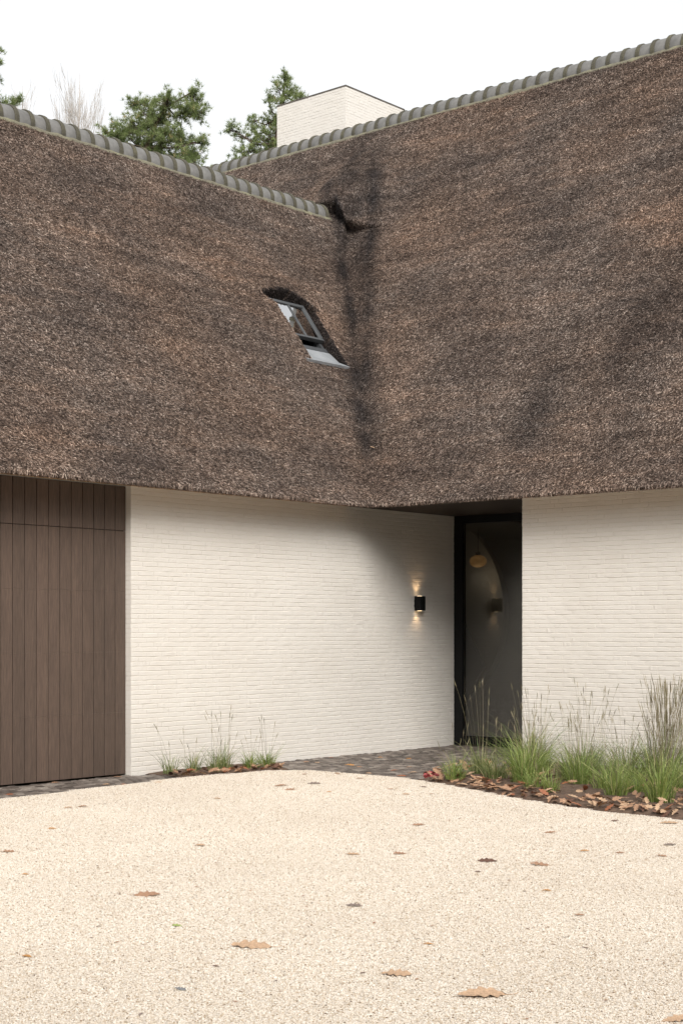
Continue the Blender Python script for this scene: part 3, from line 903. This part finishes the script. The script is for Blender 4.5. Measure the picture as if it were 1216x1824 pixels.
# ------------------------------------------------------------------ grasses
def blades(n, h, spread, seed, wid=0.005, lean=0.55, segs=5):
    r = random.Random(seed); V = []; F = []; A = []
    for _ in range(n):
        t = r.uniform(0, 6.283); q = r.random()**0.7
        bx, by = math.cos(t)*spread*0.35*q, math.sin(t)*spread*0.35*q
        t2 = t + r.uniform(-0.7, 0.7); hh = h*r.uniform(0.3, 1.3); ln = lean*r.uniform(0.1, 1.5)*hh
        dx, dy = math.cos(t2), math.sin(t2); w0 = wid*r.uniform(0.6, 1.2); px, py = -dy, dx
        tw = r.uniform(-1, 1); px, py = px*math.cos(tw)-py*math.sin(tw), px*math.sin(tw)+py*math.cos(tw)
        dr = r.uniform(0.0, 0.6)
        col_ = min(1, max(0, r.gauss(0.45, 0.26))); base = len(V)
        for i in range(segs+1):
            u = i/segs
            x = bx + dx*ln*u**1.8; y = by + dy*ln*u**1.8; z = hh*(u - dr*u**3) - 0.01
            ww = w0*(1 - u**2)*0.5 + 0.0006
            V += [(x+px*ww, y+py*ww, z), (x-px*ww, y-py*ww, z)]; A += [col_, col_]
        for i in range(segs): a = base + 2*i; F.append((a, a+1, a+3, a+2))
    return V, F, A
def stalks(n, h, spread, seed, head=0.10, rad=0.00135, lean=0.35, fuzzy=True):
    r = random.Random(seed); mb = MB(); A = []
    for _ in range(n):
        t = r.uniform(0, 6.283); q = r.random()
        bx, by = math.cos(t)*spread*0.3*q, math.sin(t)*spread*0.3*q
        hh = h*r.uniform(0.55, 1.1); ln = lean*hh*r.uniform(0.05, 1.0)
        t2 = t + r.uniform(-0.6, 0.6); c = r.random()
        def at(u): return Vector((bx + math.cos(t2)*ln*u**1.7, by + math.sin(t2)*ln*u**1.7, hh*(u - 0.06*u**3)))
        n0 = len(mb.v)
        pts = [at(i/5) for i in range(6)]
        mb.tube(pts, [rad, rad, rad*0.9, rad*0.8, rad*0.7, rad*0.5], 3)
        # seed head: slim spindle with spikelets
        u0 = 1 - head/hh
        hp = [at(u0 + (1-u0)*i/4) for i in range(5)]
        if fuzzy:
            mb.tube(hp, [rad*0.8, rad*2.0, rad*2.4, rad*1.6, rad*0.4], 4)
            for i in range(7):
                p = at(u0 + (1-u0)*r.random()*0.95); dd = Vector((r.uniform(-1, 1), r.uniform(-1, 1), r.uniform(0.2, 1.4))).normalized()*r.uniform(0.012, 0.03)
                s_ = Vector((r.uniform(-1, 1), r.uniform(-1, 1), 0))*0.0022
                mb.add([p-s_, p+s_, p+dd], [(0, 1, 2)])
        A += [c]*(len(mb.v)-n0)
    return mb.v, mb.f, A
def grass(x, y, z, h, spread, nb, label, seed, bright=False, ns=0, sh_=0.0, lean=0.55, head=0.09, slean=0.3, group='grass clumps in the planting beds', wid=0.0046):
    o = tag(link('grass_clump', None, None, (x, y, z)), label, 'grass', group)
    V, F, A = blades(nb, h, spread, seed, wid=wid, lean=lean)
    m_ = mesh('blades', V, F, M_BRIGHT if bright else M_BLADE); set_attr(m_, 'rnd', A); tag(link('blades', m_, o), kind='stuff')
    if ns:
        V, F, A = stalks(ns, sh_, spread*1.2, seed+1, head, lean=slean)
        m_ = mesh('seed_stalks', V, F, M_STALK); set_attr(m_, 'rnd', A); tag(link('seed_stalks', m_, o), kind='stuff')
    return o
zb = 0.055
G_ = [ # x, y, h, spread, blades, bright, stalks, stalk height, label
 (11.98, 8.86, 0.26, 0.30, 190, True, 5, 0.55, 'low bright grass clump at the left tip of the right-hand bed, beside the red scrap'),
 (12.46, 8.90, 0.32, 0.34, 200, False, 9, 0.98, 'grass clump with tall leaning stalks in front of the glass entrance'),
 (12.00, 8.08, 0.50, 0.34, 300, True, 6, 0.70, 'large bright clump at the gravel edge, left of the wall corner'),
 (13.83, 9.20, 0.48, 0.42, 260, False, 20, 0.86, 'dense stalky grass clump against the white wall corner by the entrance'),
 (12.66, 8.37, 0.36, 0.36, 230, True, 4, 0.6, 'bushy green clump just right of the largest bright clump'),
 (12.55, 7.90, 0.33, 0.36, 230, False, 6, 0.75, 'mid green clump below the white wall with a few thin stalks'),
 (11.52, 7.46, 0.22, 0.20, 110, True, 2, 0.40, 'smallest yellow-green tuft at the gravel edge in the middle of the right bed'),
 (12.25, 7.63, 0.42, 0.36, 250, True, 9, 0.78, 'upright bright clump with dark-tipped stalks in the middle of the right bed'),
 (13.31, 8.22, 0.34, 0.40, 220, False, 12, 0.95, 'clump close to the wall with scattered fine seed heads'),
 (12.40, 7.32, 0.34, 0.34, 220, False, 5, 0.7, 'dark green clump behind the yellow-green edge tufts'),
 (11.58, 6.84, 0.34, 0.26, 190, True, 3, 0.45, 'yellow-green tuft at the gravel edge, right of the smallest tuft'),
 (13.08, 7.60, 0.46, 0.38, 270, False, 8, 0.8, 'tall dark green clump against the wall left of the feathery clump'),
 (13.50, 7.55, 0.42, 0.40, 200, False, 18, 0.95, 'stalky clump close to the wall behind the dark green clump'),
 (11.38, 6.30, 0.52, 0.32, 260, True, 2, 0.55, 'tall bright clump nearest the camera at the gravel edge'),
 (12.75, 6.98, 0.55, 0.46, 330, False, 150, 1.02, 'feathery tall clump with a dense haze of seed stalks'),
 (13.05, 6.75, 0.48, 0.42, 240, False, 40, 0.92, 'seedy clump at the right edge of the picture'),
 (11.95, 6.85, 0.32, 0.34, 200, True, 2, 0.5, 'spreading clump between the feathery clump and the gravel edge'),
 (12.15, 6.30, 0.40, 0.40, 240, False, 8, 0.6, 'dark clump at the right edge of the picture, in front of the seedy one'),
 (12.15, 8.50, 0.30, 0.32, 200, False, 3, 0.6, 'low dull green clump between the two bright left clumps'),
 (13.20, 8.80, 0.30, 0.42, 230, False, 5, 0.6, 'dark low clump behind the left clumps, near the wall corner')]
G_ += [
 (11.72, 7.75, 0.24, 0.30, 120, True, 3, 0.45, 'short tuft at the gravel edge between the large bright clump and the smallest tuft'),
 (12.95, 8.55, 0.36, 0.44, 190, False, 10, 0.80, 'wispy clump below the white wall, next to the dark low clump'),
 (13.65, 8.30, 0.30, 0.44, 150, False, 14, 0.90, 'thin clump of fine stems touching the white wall'),
 (12.00, 7.20, 0.28, 0.36, 150, True, 3, 0.5, 'sprawling tuft behind the yellow-green edge tufts'),
 (12.85, 7.95, 0.36, 0.40, 190, False, 9, 0.85, 'loose clump in the middle of the bed, behind the upright bright one'),
 (13.60, 7.05, 0.44, 0.44, 190, False, 22, 0.90, 'fine-stemmed clump by the wall behind the feathery one'),
 (12.35, 6.62, 0.36, 0.38, 200, True, 3, 0.5, 'leafy clump at the foot of the feathery clump'),
 (11.62, 6.02, 0.30, 0.34, 170, True, 2, 0.45, 'low clump at the right edge of the picture beside the gravel')]
for i, (x, y, h, s, nb, br, ns, sh_, lb) in enumerate(G_):
    feath = ns >= 40
    grass(x, y, zb, h, s, int(nb*1.05), lb, 100+i*5, br, int(ns*1.1)+1, sh_, lean=0.72 if not feath else 0.45, head=0.09 if not feath else 0.16, slean=0.28 if not feath else 0.22)
G2 = [(10.74, 11.56, 0.24, 0.22, 70, 3, 0.62, 'thin arching grass tuft nearest the garage door'),
 (11.02, 11.52, 0.26, 0.24, 90, 4, 0.55, 'second grass tuft from the garage door along the white wall'),
 (11.22, 11.40, 0.22, 0.24, 130, 4, 0.60, 'third grass tuft from the garage door, fuller and lower'),
 (11.42, 11.46, 0.28, 0.24, 110, 9, 0.66, 'fourth tuft from the garage door, with the tallest seed stalks'),
 (11.74, 11.38, 0.19, 0.26, 170, 5, 0.42, 'low dense tuft, last but one towards the porch'),
 (11.96, 11.36, 0.20, 0.24, 150, 6, 0.55, 'rightmost tuft of the small bed, beside the porch paving')]
for i, (x, y, h, s, nb, ns, sh_, lb) in enumerate(G2):
    grass(x, y, 0.035, h, s, nb, lb, 300+i*5, i > 3, ns, sh_, lean=0.75, head=0.08, slean=0.35, group='grass tufts in the small bed by the wall')

# ------------------------------------------------------------------ fallen leaves
def leaf_mesh(name, kind, seed, m):
    """lobed oak leaf (kind 0), narrow leaf (kind 1); unit length along x, curled"""
    r = random.Random(seed); n = 15; V = []; F = []
    cu = r.uniform(0.10, 0.22); cv = r.uniform(0.05, 0.4); tw = r.uniform(-0.35, 0.35); rip = r.uniform(0, 6.28)
    prof = []
    for i in range(n):
        u = i/(n-1)
        env = math.sin(math.pi*min(1, u**0.8))**0.7*0.27 if kind == 0 else math.sin(math.pi*u)**0.9*0.15
        lob = (0.80 + 0.30*math.cos(u*8.4*math.pi + 0.5)) if kind == 0 else 1
        prof.append((u, max(0.006, env*lob)))
    for (u, wdt) in prof:
        mid = cu*4*u*(1-u)*0.35 - cu*0.3*math.sin(u*5 + rip)*0.5
        for k_ in (-1, -0.5, 0, 0.5, 1):
            wj = wdt*(1 + (r.uniform(-.12, .12) if abs(k_) == 1 else 0))
            y = k_*wj*math.cos(cv*abs(k_))
            z = mid + abs(k_)**1.5*wj*math.sin(cv)*0.6 + tw*k_*wj*(u-0.5) + 0.02*math.sin(u*23 + k_*2 + rip)
            sx = 0.05*abs(k_)*(1 if kind == 0 else 0.3)
            V.append((u - 0.5 + sx, y, z))
    for i in range(n-1):
        for k_ in range(4): a = i*5+k_; F.append((a, a+5, a+6, a+1))
    b0 = len(V)                                    # stalk
    for i in range(4):
        u = i/3; x = -0.5 - 0.22*u; z = V[2][2] + 0.06*u*u
        V += [(x, -0.009, z), (x, 0.009, z), (x, 0, z + 0.014)]
    for i in range(3):
        for k_ in range(3): a = b0 + i*3; F.append((a+k_, a+(k_+1) % 3, a+3+(k_+1) % 3, a+3+k_))
    zmin = min(v[2] for v in V)
    V = [(x, y, (z - zmin)*0.6) for x, y, z in V]
    return mesh(name, V, F, m, True)
LM = {(c, k_, q): leaf_mesh('leaf', k_, 17*q + 5*k_ + len(c), M_LEAF[c]) for c in LEAFC for k_ in (0, 1) for q in range(3)}
BASE_ROT = math.atan2(RGT.y, RGT.x)
lr = random.Random(21)
JOIN = {}
def leaf_join(key, x, y, z, size, c, tilt):
    me_l = LM[(c, lr.choice((0, 1)) if size < 0.05 else 0, lr.randrange(3))]
    from mathutils import Euler
    mt = Matrix.Translation((x, y, z)) @ Euler((lr.uniform(-tilt, tilt), lr.uniform(-tilt, tilt), lr.uniform(0, 6.28))).to_matrix().to_4x4() @ Matrix.Scale(size/1.1, 4)
    mb_, mats = JOIN.setdefault(key, (MB(), list(LEAFC)))
    mb_.add([mt @ v.co for v in me_l.vertices], [p_.vertices[:] for p_ in me_l.polygons], mats.index(c))
def leaf(x, y, z, size, c, label, group, k_=None, rot=None, tilt=0.1, flip=False):
    k_ = (0 if size > 0.055 else lr.choice((0, 1))) if k_ is None else k_
    o = link('fallen_leaf', LM[(c, k_, lr.randrange(3))], None, (x, y, z))
    s = size/1.1
    o.scale = (s, s, s)
    o.rotation_euler = (lr.uniform(-tilt, tilt) + (math.pi if flip else 0), lr.uniform(-tilt, tilt), (BASE_ROT + lr.uniform(-0.5, 0.5) + (math.pi if lr.random() < 0.5 else 0)) if rot is None else rot)
    o.rotation_euler.x += 0.20*math.cos(o.rotation_euler.z - BASE_ROT) if rot is None or abs(tilt) < 0.2 else 0
    if flip: o.location.z += size*0.16
    return tag(o, label, 'leaf', group)
GL = 'leaves scattered on the gravel'
LEAVES = [(5.17,5.00,0.215,'pale','largest pinkish brown oak leaf lying flat, left of centre in the foreground gravel'),
 (5.09,3.62,0.225,'pale','large tan oak leaf with pointed lobes and raised stalk at bottom right'),
 (5.78,6.42,0.165,'brown','ragged brown leaf with thin stalk on the left of the gravel'),
 (5.16,4.12,0.150,'pale','tan leaf low in the middle, between the two large oak leaves'),
 (6.29,5.33,0.110,'grey','greyish leaf alone in the middle of the gravel'),
 (8.06,5.71,0.140,'dark','dark curled leaf right of centre, above a small dark crumb'),
 (8.15,5.35,0.145,'brown','long brown leaf right of the dark curled leaf'),
 (7.67,5.50,0.045,'dark','small dark crumb of leaf below the dark curled leaf'),
 (9.49,6.16,0.100,'brown','brown leaf on the gravel in front of the grass bed'),
 (8.33,10.05,0.105,'brown','upturned brown leaf on gravel in front of the garage door'),
 (8.20,10.08,0.090,'pale','pale leaf just left of the upturned one before the garage'),
 (7.25,9.10,0.070,'orange','small orange leaf on the far left gravel'),
 (6.31,8.38,0.110,'brown','brown leaf at the left edge of the picture'),
 (5.79,7.52,0.050,'orange','tiny orange leaf near the left edge'),
 (7.35,7.62,0.100,'pale','faded pale leaf left of centre on the far gravel'),
 (6.15,6.40,0.040,'brown','reddish scrap right of the ragged brown leaf'),
 (9.49,9.62,0.090,'pale','pinkish leaf on gravel below the small bed'),
 (7.72,6.55,0.105,'pale','left of two similar leaves in the middle of the gravel'),
 (7.95,6.33,0.110,'brown','right of two similar leaves in the middle of the gravel'),
 (9.21,7.16,0.115,'brown','flat brown leaf on the far gravel, right of centre'),
 (6.85,4.26,0.065,'brown','thin brown scrap on the right side of the gravel'),
 (8.85,5.47,0.075,'orange','yellow-orange leaf on the right, below the grass bed'),
 (8.94,5.25,0.070,'brown','small dark brown leaf just right of the yellow-orange one'),
 (8.99,4.96,0.090,'brown','flat leaf near the right edge below a grey one'),
 (9.49,5.18,0.110,'grey','narrow grey leaf near the right edge'),
 (10.56,5.76,0.155,'pale','broad pale leaf at the right edge beside the bed'),
 (7.37,4.80,0.060,'orange','orange scrap in the right half of the gravel'),
 (5.75,4.41,0.055,'orange','orange scrap in the lower middle of the gravel'),
 (6.16,3.80,0.040,'dark','dark crumb low on the right'),
 (4.34,5.63,0.060,'orange','orange-yellow leaf near the lower left'),
 (5.28,5.64,0.062,'green','small fresh green leaf on the left foreground gravel'),
 (4.36,4.63,0.060,'slate','slate grey leaf at the lower left of the gravel'),
 (4.76,4.83,0.040,'dark','black crumb above the slate grey leaf'),
 (5.25,2.83,0.130,'pale','pale leaf cut by the bottom right corner of the picture'),
 (10.40,6.15,0.080,'dark','dark leaf on gravel just outside the right bed'),
 (10.67,9.94,0.145,'brown','flat reddish leaf on gravel before the porch, upper of two'),
 (10.46,9.64,0.115,'brown','flat reddish leaf on gravel before the porch, lower of two'),
 (11.03,9.84,0.145,'grey','twisted grey-brown leaf on gravel before the porch'),
 (11.69,10.56,0.075,'brown','rounded brown leaf standing at the left edge of the porch paving'),
 (10.55,9.23,0.060,'orange','small orange leaf on gravel below the porch'),
 (11.95,10.35,0.080,'brown','leaf lying where gravel meets the porch paving'),
 (11.70,9.83,0.080,'brown','brown leaf on gravel in front of the paving edge'),
 (11.11,8.96,0.080,'brown','brown leaf on gravel left of the right bed'),
 (10.86,8.58,0.078,'pale','pale leaf on gravel left of the right bed'),
 (11.47,8.85,0.075,'dark','dark leaf at the left tip of the right bed'),
 (11.01,8.41,0.060,'brown','small brown leaf beside the gravel edge of the right bed')]
for i, (x, y, s, c, lb) in enumerate(LEAVES):
    leaf(x, y, 0.012, s, c, lb, GL, k_=0 if i in (0, 1, 3) else None, rot=BASE_ROT + {0: 3.0, 1: 3.3, 2: 0.1, 3: 2.9}[i] if i < 4 else None, tilt=0.08)
PV = [(12.84,11.58,0.085),(12.87,11.44,0.065),(13.48,11.77,0.075),(12.84,10.93,0.125),(12.75,10.72,0.08),(12.26,10.18,0.07),(12.68,10.18,0.09),(13.95,10.98,0.07),(13.10,10.31,0.08),(12.61,9.88,0.115),(12.25,9.73,0.11),(13.86,11.33,0.07)]
for i, (x, y, s) in enumerate(PV):
    c = ('brown', 'pale', 'rust', 'orange')[i % 4]
    leaf(x, y, 0.004, s, c, {'brown': 'brown', 'pale': 'tan', 'rust': 'rust red', 'orange': 'orange'}[c] + ' leaf on the dark porch paving, ' + ('near the wall', 'mid paving', 'near the gravel')[0 if y > 11.4 else 1 if x > 12.62 else 2], 'leaves on the porch paving')
for i, (x, y, s) in enumerate([(9.50,11.88,0.09),(8.55,11.34,0.085),(9.72,11.37,0.08),(10.29,11.86,0.11),(9.83,11.24,0.07),(10.16,11.10,0.10)]):
    leaf(x, y, 0.004, s, ('brown', 'rust', 'pale')[i % 3], ('brown leaf against the foot of the garage door', 'rust leaf on the paving at the left edge', 'tan leaf on the paving before the garage door', 'large brown leaf at the foot of the white pier', 'small rust leaf where garage paving meets gravel', 'tan leaf on gravel in front of the white pier')[i], 'leaves before the garage')
# tiny crumbs of leaf blown over the gravel
for i in range(120):
    dd = 5.2 + 8.0*lr.random()**0.8; xx = lr.uniform(-0.21, 0.21)*dd
    q = RGT*xx + FWD*dd
    if not in_poly(np.array([q.x]), np.array([q.y]), POLY)[0]: continue
    c = lr.choice(('dark', 'brown', 'rust', 'grey'))
    leaf_join('leaf_crumbs', q.x, q.y, 0.011, lr.uniform(0.018, 0.04), c, 0.2)
# litter along the beds
def edge_pt(t, pts):
    n = len(pts)-1; i = min(int(t*n), n-1); f = t*n - i
    return pts[i][0] + (pts[i+1][0]-pts[i][0])*f, pts[i][1] + (pts[i+1][1]-pts[i][1])*f
ER = [p for p in EDGE if 4.8 < p[1] < 9.5]
ADJ = {'brown': 'mid brown', 'pale': 'pinkish tan', 'rust': 'rust brown', 'grey': 'greyish', 'dark': 'dark brown'}
for i in range(340):
    x, y = edge_pt(lr.random(), ER)
    off = abs(lr.gauss(0.06, 0.20)) if i < 190 else lr.uniform(0.2, 1.7)
    x += off + 0.02; y += off*0.3
    c = lr.choice(('brown', 'pale', 'rust', 'brown', 'brown', 'pale', 'dark'))
    where = 'at the left tip of the right bed' if y > 8.6 else 'below the large bright clump' if y > 7.75 else 'by the smallest edge tuft' if y > 7.0 else 'at the foot of the tall bright clump' if y > 6.1 else 'at the right edge of the picture'
    if off > 0.45: where = 'deep in the bed ' + where.replace('at the foot of', 'by').replace('at the ', 'by the ')
    if off > 0.45 or i % 9 > 6:
        leaf_join('leaf_litter', x, y, 0.02 + min(off/0.35, 1)*0.05 + lr.uniform(0, 0.04), lr.uniform(0.085, 0.15), c, 0.6)
        continue
    leaf(x, y, 0.02 + min(off/0.35, 1)*0.05 + lr.uniform(0, 0.04), lr.uniform(0.07, 0.125), c, ADJ[c] + ' oak leaf ' + where, 'leaf drift in the right bed', k_=0, rot=lr.uniform(0, 6.28), tilt=0.6)
for i in range(60):
    t = lr.random(); x = 10.68 + 1.42*t; y = 11.28 - 0.15*t + abs(lr.gauss(0.03, 0.11))
    c = lr.choice(('brown', 'pale', 'rust', 'brown', 'dark'))
    where = 'nearest the garage' if t < 0.3 else 'in the middle' if t < 0.65 else 'nearest the porch'
    leaf(x, y, 0.025 + lr.uniform(0, 0.035), lr.uniform(0.08, 0.14), c, ADJ[c] + ' oak leaf in the small bed by the wall, ' + where, 'leaf drift in the small bed', k_=0, rot=lr.uniform(0, 6.28), tilt=0.6)
for key, lb in (('leaf_crumbs', 'tiny crumbs of dry leaf blown over the gravel'), ('leaf_litter', 'dry leaves filling the ground between the grasses of the right bed')):
    mb_, mats = JOIN[key]
    tag(mb_.obj(key, [M_LEAF[c] for c in mats], None, True), lb, 'leaves', kind='stuff')
# leaf caught in the valley thatch
leaf(EA+0.47, EB+0.40, Z0 + K*0.60 + 0.06, 0.09, 'pale', 'single pale leaf caught on the thatch low in the valley', None, k_=1, tilt=0.4)

# crumpled red scrap at the tip of the bed
r = random.Random(77); V = []; F = []
NU, NV = 14, 8
for i in range(NV+1):
    for k_ in range(NU):
        t = 2*math.pi*k_/NU; ph = math.pi*(0.12 + 0.5*i/NV)
        q = 1 + 0.28*math.sin(3*t + i) + r.uniform(-.12, .12)
        V.append((0.085*q*math.cos(t)*math.sin(ph)*(1.3 if math.cos(t) > 0 else 0.8), 0.06*q*math.sin(t)*math.sin(ph), 0.075*math.cos(ph)*q))
for i in range(NV):
    for k_ in range(NU): F.append((i*NU+k_, (i+1)*NU+k_, (i+1)*NU+(k_+1) % NU, i*NU+(k_+1) % NU))
F.append(tuple(range(NU)))
rs = link('red_scrap', mesh('red_scrap', V, F, simple('red_scrap', (0.50, 0.11, 0.11), 0.55, 0.3, 40)), None, (12.20, 9.33, 0.02))
rs.scale = (0.85, 0.8, 0.7)
rs.rotation_euler = (0, 0.2, BASE_ROT + 0.2)
tag(rs, 'crumpled bright red scrap lying at the left tip of the right bed', 'scrap')

# ------------------------------------------------------------------ trees behind the house
def wpt(u, v, Yd):
    """point at lateral offset and height as metres in a plane Yd in front of the camera"""
    p = RGT*u + FWD*Yd
    return Vector((p.x, p.y, v))
def pine(base_u, Yd, top, blobs, trunk_pts, seed, label, dens=1.0):
    """blobs: (lateral, height, radius) foliage masses; trunk_pts: (lateral, height)"""
    r = random.Random(seed)
    b0 = wpt(base_u, 0, Yd)
    o = tag(link('pine_tree', None, None, (b0.x, b0.y, -0.03)), label, 'tree', 'trees behind the house')
    org = Vector((b0.x, b0.y, -0.03))
    tp = [wpt(u, z, Yd) - org for u, z in [(base_u, -0.03)] + trunk_pts]
    tk = MB(); n = len(tp)
    tk.tube(tp, [0.15*(1 - 0.9*i/(n-1)) for i in range(n)], 8)
    nv = MB(); A = []
    for (u, z, rad) in blobs:
        depth = r.uniform(-0.6, 0.6)
        c = wpt(u, z, Yd + depth) - org
        best = min(range(1, n), key=lambda i: (tp[i] - (c - Vector((0, 0, rad*0.9)))).length)
        s = tp[best]
        mid = s.lerp(c, 0.55) + Vector((r.uniform(-.1, .1), r.uniform(-.1, .1), -0.12))
        tk.tube([s, mid, c], [0.03, 0.02, 0.010], 5)
        nsub = max(9, int(46*dens*(rad/0.5)**2))
        for _ in range(nsub):
            d = Vector((r.gauss(0, 1), r.gauss(0, 1), r.gauss(0.1, 0.85))).normalized()
            e = c + d*rad*r.uniform(0.35, 1.35)
            sidep = c.lerp(e, 0.3) + Vector((0, 0, -0.04))
            tk.tube([c.lerp(s, r.uniform(0, 0.25)), sidep, e], [0.012, 0.009, 0.004], 3)
            ax = (d*0.7 + Vector((0, 0, 0.75))).normalized()
            for t in range(r.randint(4, 8)):                       # tufts along the shoot
                p = e.lerp(sidep, r.uniform(-0.15, 0.75)) + Vector((r.uniform(-1, 1), r.uniform(-1, 1), r.uniform(-1, 1)))*0.06
                cc_ = min(1, max(0, r.gauss(0.5, 0.23)))
                for _n in range(15):
                    dd = (ax*0.55 + Vector((r.gauss(0, 1), r.gauss(0, 1), r.gauss(0, 1)))*0.62).normalized()
                    L = r.uniform(0.08, 0.16)
                    sd = dd.cross(Vector((r.gauss(0, 1), r.gauss(0, 1), r.gauss(0, 1)))).normalized()*0.0062
                    nv.add([p - sd, p + sd, p + dd*L], [(0, 1, 2)]); A += [cc_]*3
    tk.obj('trunk', M_BARK, o, True)
    m_ = nv.mesh('crown', M_NEEDLE); set_attr(m_, 'rnd', A); tag(link('crown', m_, o), kind='stuff')
    return o
def px(u, v, Yd): return ((u-608)*Yd/2720, 1.5 + (1122-v)*Yd/2720)
def from_px(lst, Yd): return [(*px(u, v, Yd), rr*Yd/2720) for u, v, rr in lst]
Y1 = 42
b1 = from_px([(343,172,24),(325,200,30),(352,205,22),(300,190,26),(262,185,22),(238,178,18),(275,215,34),(245,225,34),(215,222,26),(195,235,22),(205,262,30),(250,262,36),(290,255,38),(325,245,28),(300,292,40),(250,300,40),(340,280,26),(362,262,14),(215,300,36),(180,275,18),(330,320,40),(270,340,50),(200,345,40),(372,300,14)], Y1)
pine(px(270, 0, Y1)[0], Y1, 0, b1, [px(266,600,Y1), px(258,330,Y1), px(262,262,Y1), px(280,215,Y1), px(298,190,Y1), px(340,165,Y1)], 5, 'broad dark green pine rising behind the left ridge, left of the gap')
Y2 = 46
b2 = from_px([(507,145,15),(498,165,18),(520,165,15),(478,180,16),(505,190,22),(530,170,12),(475,210,20),(500,220,24),(450,205,13),(455,235,20),(485,245,28),(430,240,16),(412,236,12),(440,270,22),(475,275,30),(420,290,20),(500,280,26),(520,215,24),(540,200,16),(460,320,40),(500,330,40)], Y2)
pine(px(497, 0, Y2)[0], Y2, 0, b2, [px(497,600,Y2), px(493,320,Y2), px(492,260,Y2), px(497,210,Y2), px(504,170,Y2), px(508,138,Y2)], 8, 'slender pine beside the white chimney', 0.8)
Y3 = 38
b3 = from_px([(-8,115,16),(-30,100,30),(-40,150,36),(-70,120,40),(5,186,16),(32,192,12),(-15,195,26),(18,210,20),(-50,200,40),(-20,250,40),(-80,220,50)], Y3)
pine(px(-70, 0, Y3)[0], Y3, 0, b3, [px(-66,600,Y3), px(-62,300,Y3), px(-60,200,Y3), px(-55,110,Y3)], 12, 'pine cut by the left edge of the picture')
def birch(u0, top_v, spread, Yd, n, seed, label, base_v=330):
    r = random.Random(seed)
    bu = px(u0, 0, Yd)[0]; b0 = wpt(bu, -0.03, Yd)
    o = tag(link('bare_tree', None, None, b0), label, 'tree', 'trees behind the house')
    tk = MB(); zt = px(0, top_v, Yd)[1]; zb_ = px(0, base_v, Yd)[1]; sp_ = spread*Yd/2720
    tk.tube([(0, 0, 0), (0.05, 0.03, zb_*0.6), (0.02, 0, zb_), (0.05, 0.03, (zb_+zt)*0.5), (0.06, 0, zt)], [0.12, 0.09, 0.05, 0.022, 0.004], 7)
    cr = MB()
    for i in range(n):
        z0 = zb_ + (zt-zb_)*r.uniform(-0.5, 0.55); t = r.uniform(0, 6.283)
        L = (zt - z0)*r.uniform(0.45, 0.95); out = sp_*r.uniform(0.25, 1.0)*min(1, L/1.6)
        dx, dy = math.cos(t)*out, math.sin(t)*out
        p = [Vector((0.03, 0.01, z0)), Vector((dx*0.55, dy*0.55, z0 + L*0.38)), Vector((dx*0.9, dy*0.9, z0 + L*0.72)), Vector((dx, dy, z0 + L))]
        cr.tube(p, [0.009, 0.0075, 0.005, 0.002], 4)
        for q in range(6):
            u_ = r.uniform(0.3, 0.95); a = p[1].lerp(p[3], u_); l2 = r.uniform(0.25, 0.6)
            t3 = t + r.uniform(-1.6, 1.6)
            e = a + Vector((math.cos(t3)*l2*0.35, math.sin(t3)*l2*0.35, l2))
            cr.tube([a, a.lerp(e, 0.5) + Vector((math.cos(t3)*.03, math.sin(t3)*.03, -0.01)), e], [0.0045, 0.0038, 0.0018], 3)
    tk.obj('trunk', M_BIRCH, o, True); tag(cr.obj('crown', M_BIRCH, o), kind='stuff')
birch(140, 128, 50, 48, 95, 3, 'pale bare tree with fine upright twigs left of the broad pine')
birch(38, 150, 28, 50, 26, 4, 'smaller bare tree with few twigs near the left edge')

# ------------------------------------------------------------------ woodland round the forecourt, out of view, added to block low sky
rw = np.random.RandomState(4)
WV = []; WF = []
def quads(c, half, n):
    global WV, WF
    pts = c + rw.normal(size=(n, 3))*half
    u_ = rw.normal(size=(n, 3)); u_ /= np.linalg.norm(u_, axis=1, keepdims=True)
    v_ = np.cross(u_, rw.normal(size=(n, 3))); v_ /= np.linalg.norm(v_, axis=1, keepdims=True)
    sz = rw.uniform(0.28, 0.62, (n, 1))
    base = sum(len(q) for q in WV)
    WV.append(np.stack([pts - u_*sz, pts + v_*sz*0.6, pts + u_*sz, pts - v_*sz*0.6], 1).reshape(-1, 3))
    WF.append((np.arange(n*4).reshape(n, 4) + base))
wt = MB()
for i in range(58):
    ang = math.atan2(FWD.y, FWD.x) + R(48 + (360-96)*(i + rw.uniform(-.3, .3))/57)
    rad = rw.uniform(21, 27); x = 6 + rad*math.cos(ang); y = 6 + rad*math.sin(ang); h = rw.uniform(7.0, 9.5)
    if (x > 3 and y > 11 and x < 25): continue
    wt.tube([(x, y, -0.03), (x + rw.uniform(-.3, .3), y, h*0.5), (x, y, h*0.9)], [0.22, 0.16, 0.05], 6)
    quads(np.array([x, y, h*0.66]), np.array([1.15, 1.15, h*0.15]), 420)
    quads(np.array([x + rw.uniform(-2, 2), y + rw.uniform(-2, 2), 2.3]), np.array([1.3, 1.3, 1.2]), 200)
wm = mesh('added_woodland', np.concatenate(WV), np.concatenate(WF).tolist(), simple('added_woodland_leaf', (0.15, 0.095, 0.040), 0.8, 0.4, 1.5))
wo_ = tag(link('added_woodland', wm), 'unseen belt of trees added behind and beside the viewer to block low sky', 'wood', kind='stuff')
tag(wt.obj('trunk', M_BARK, wo_), kind='stuff')
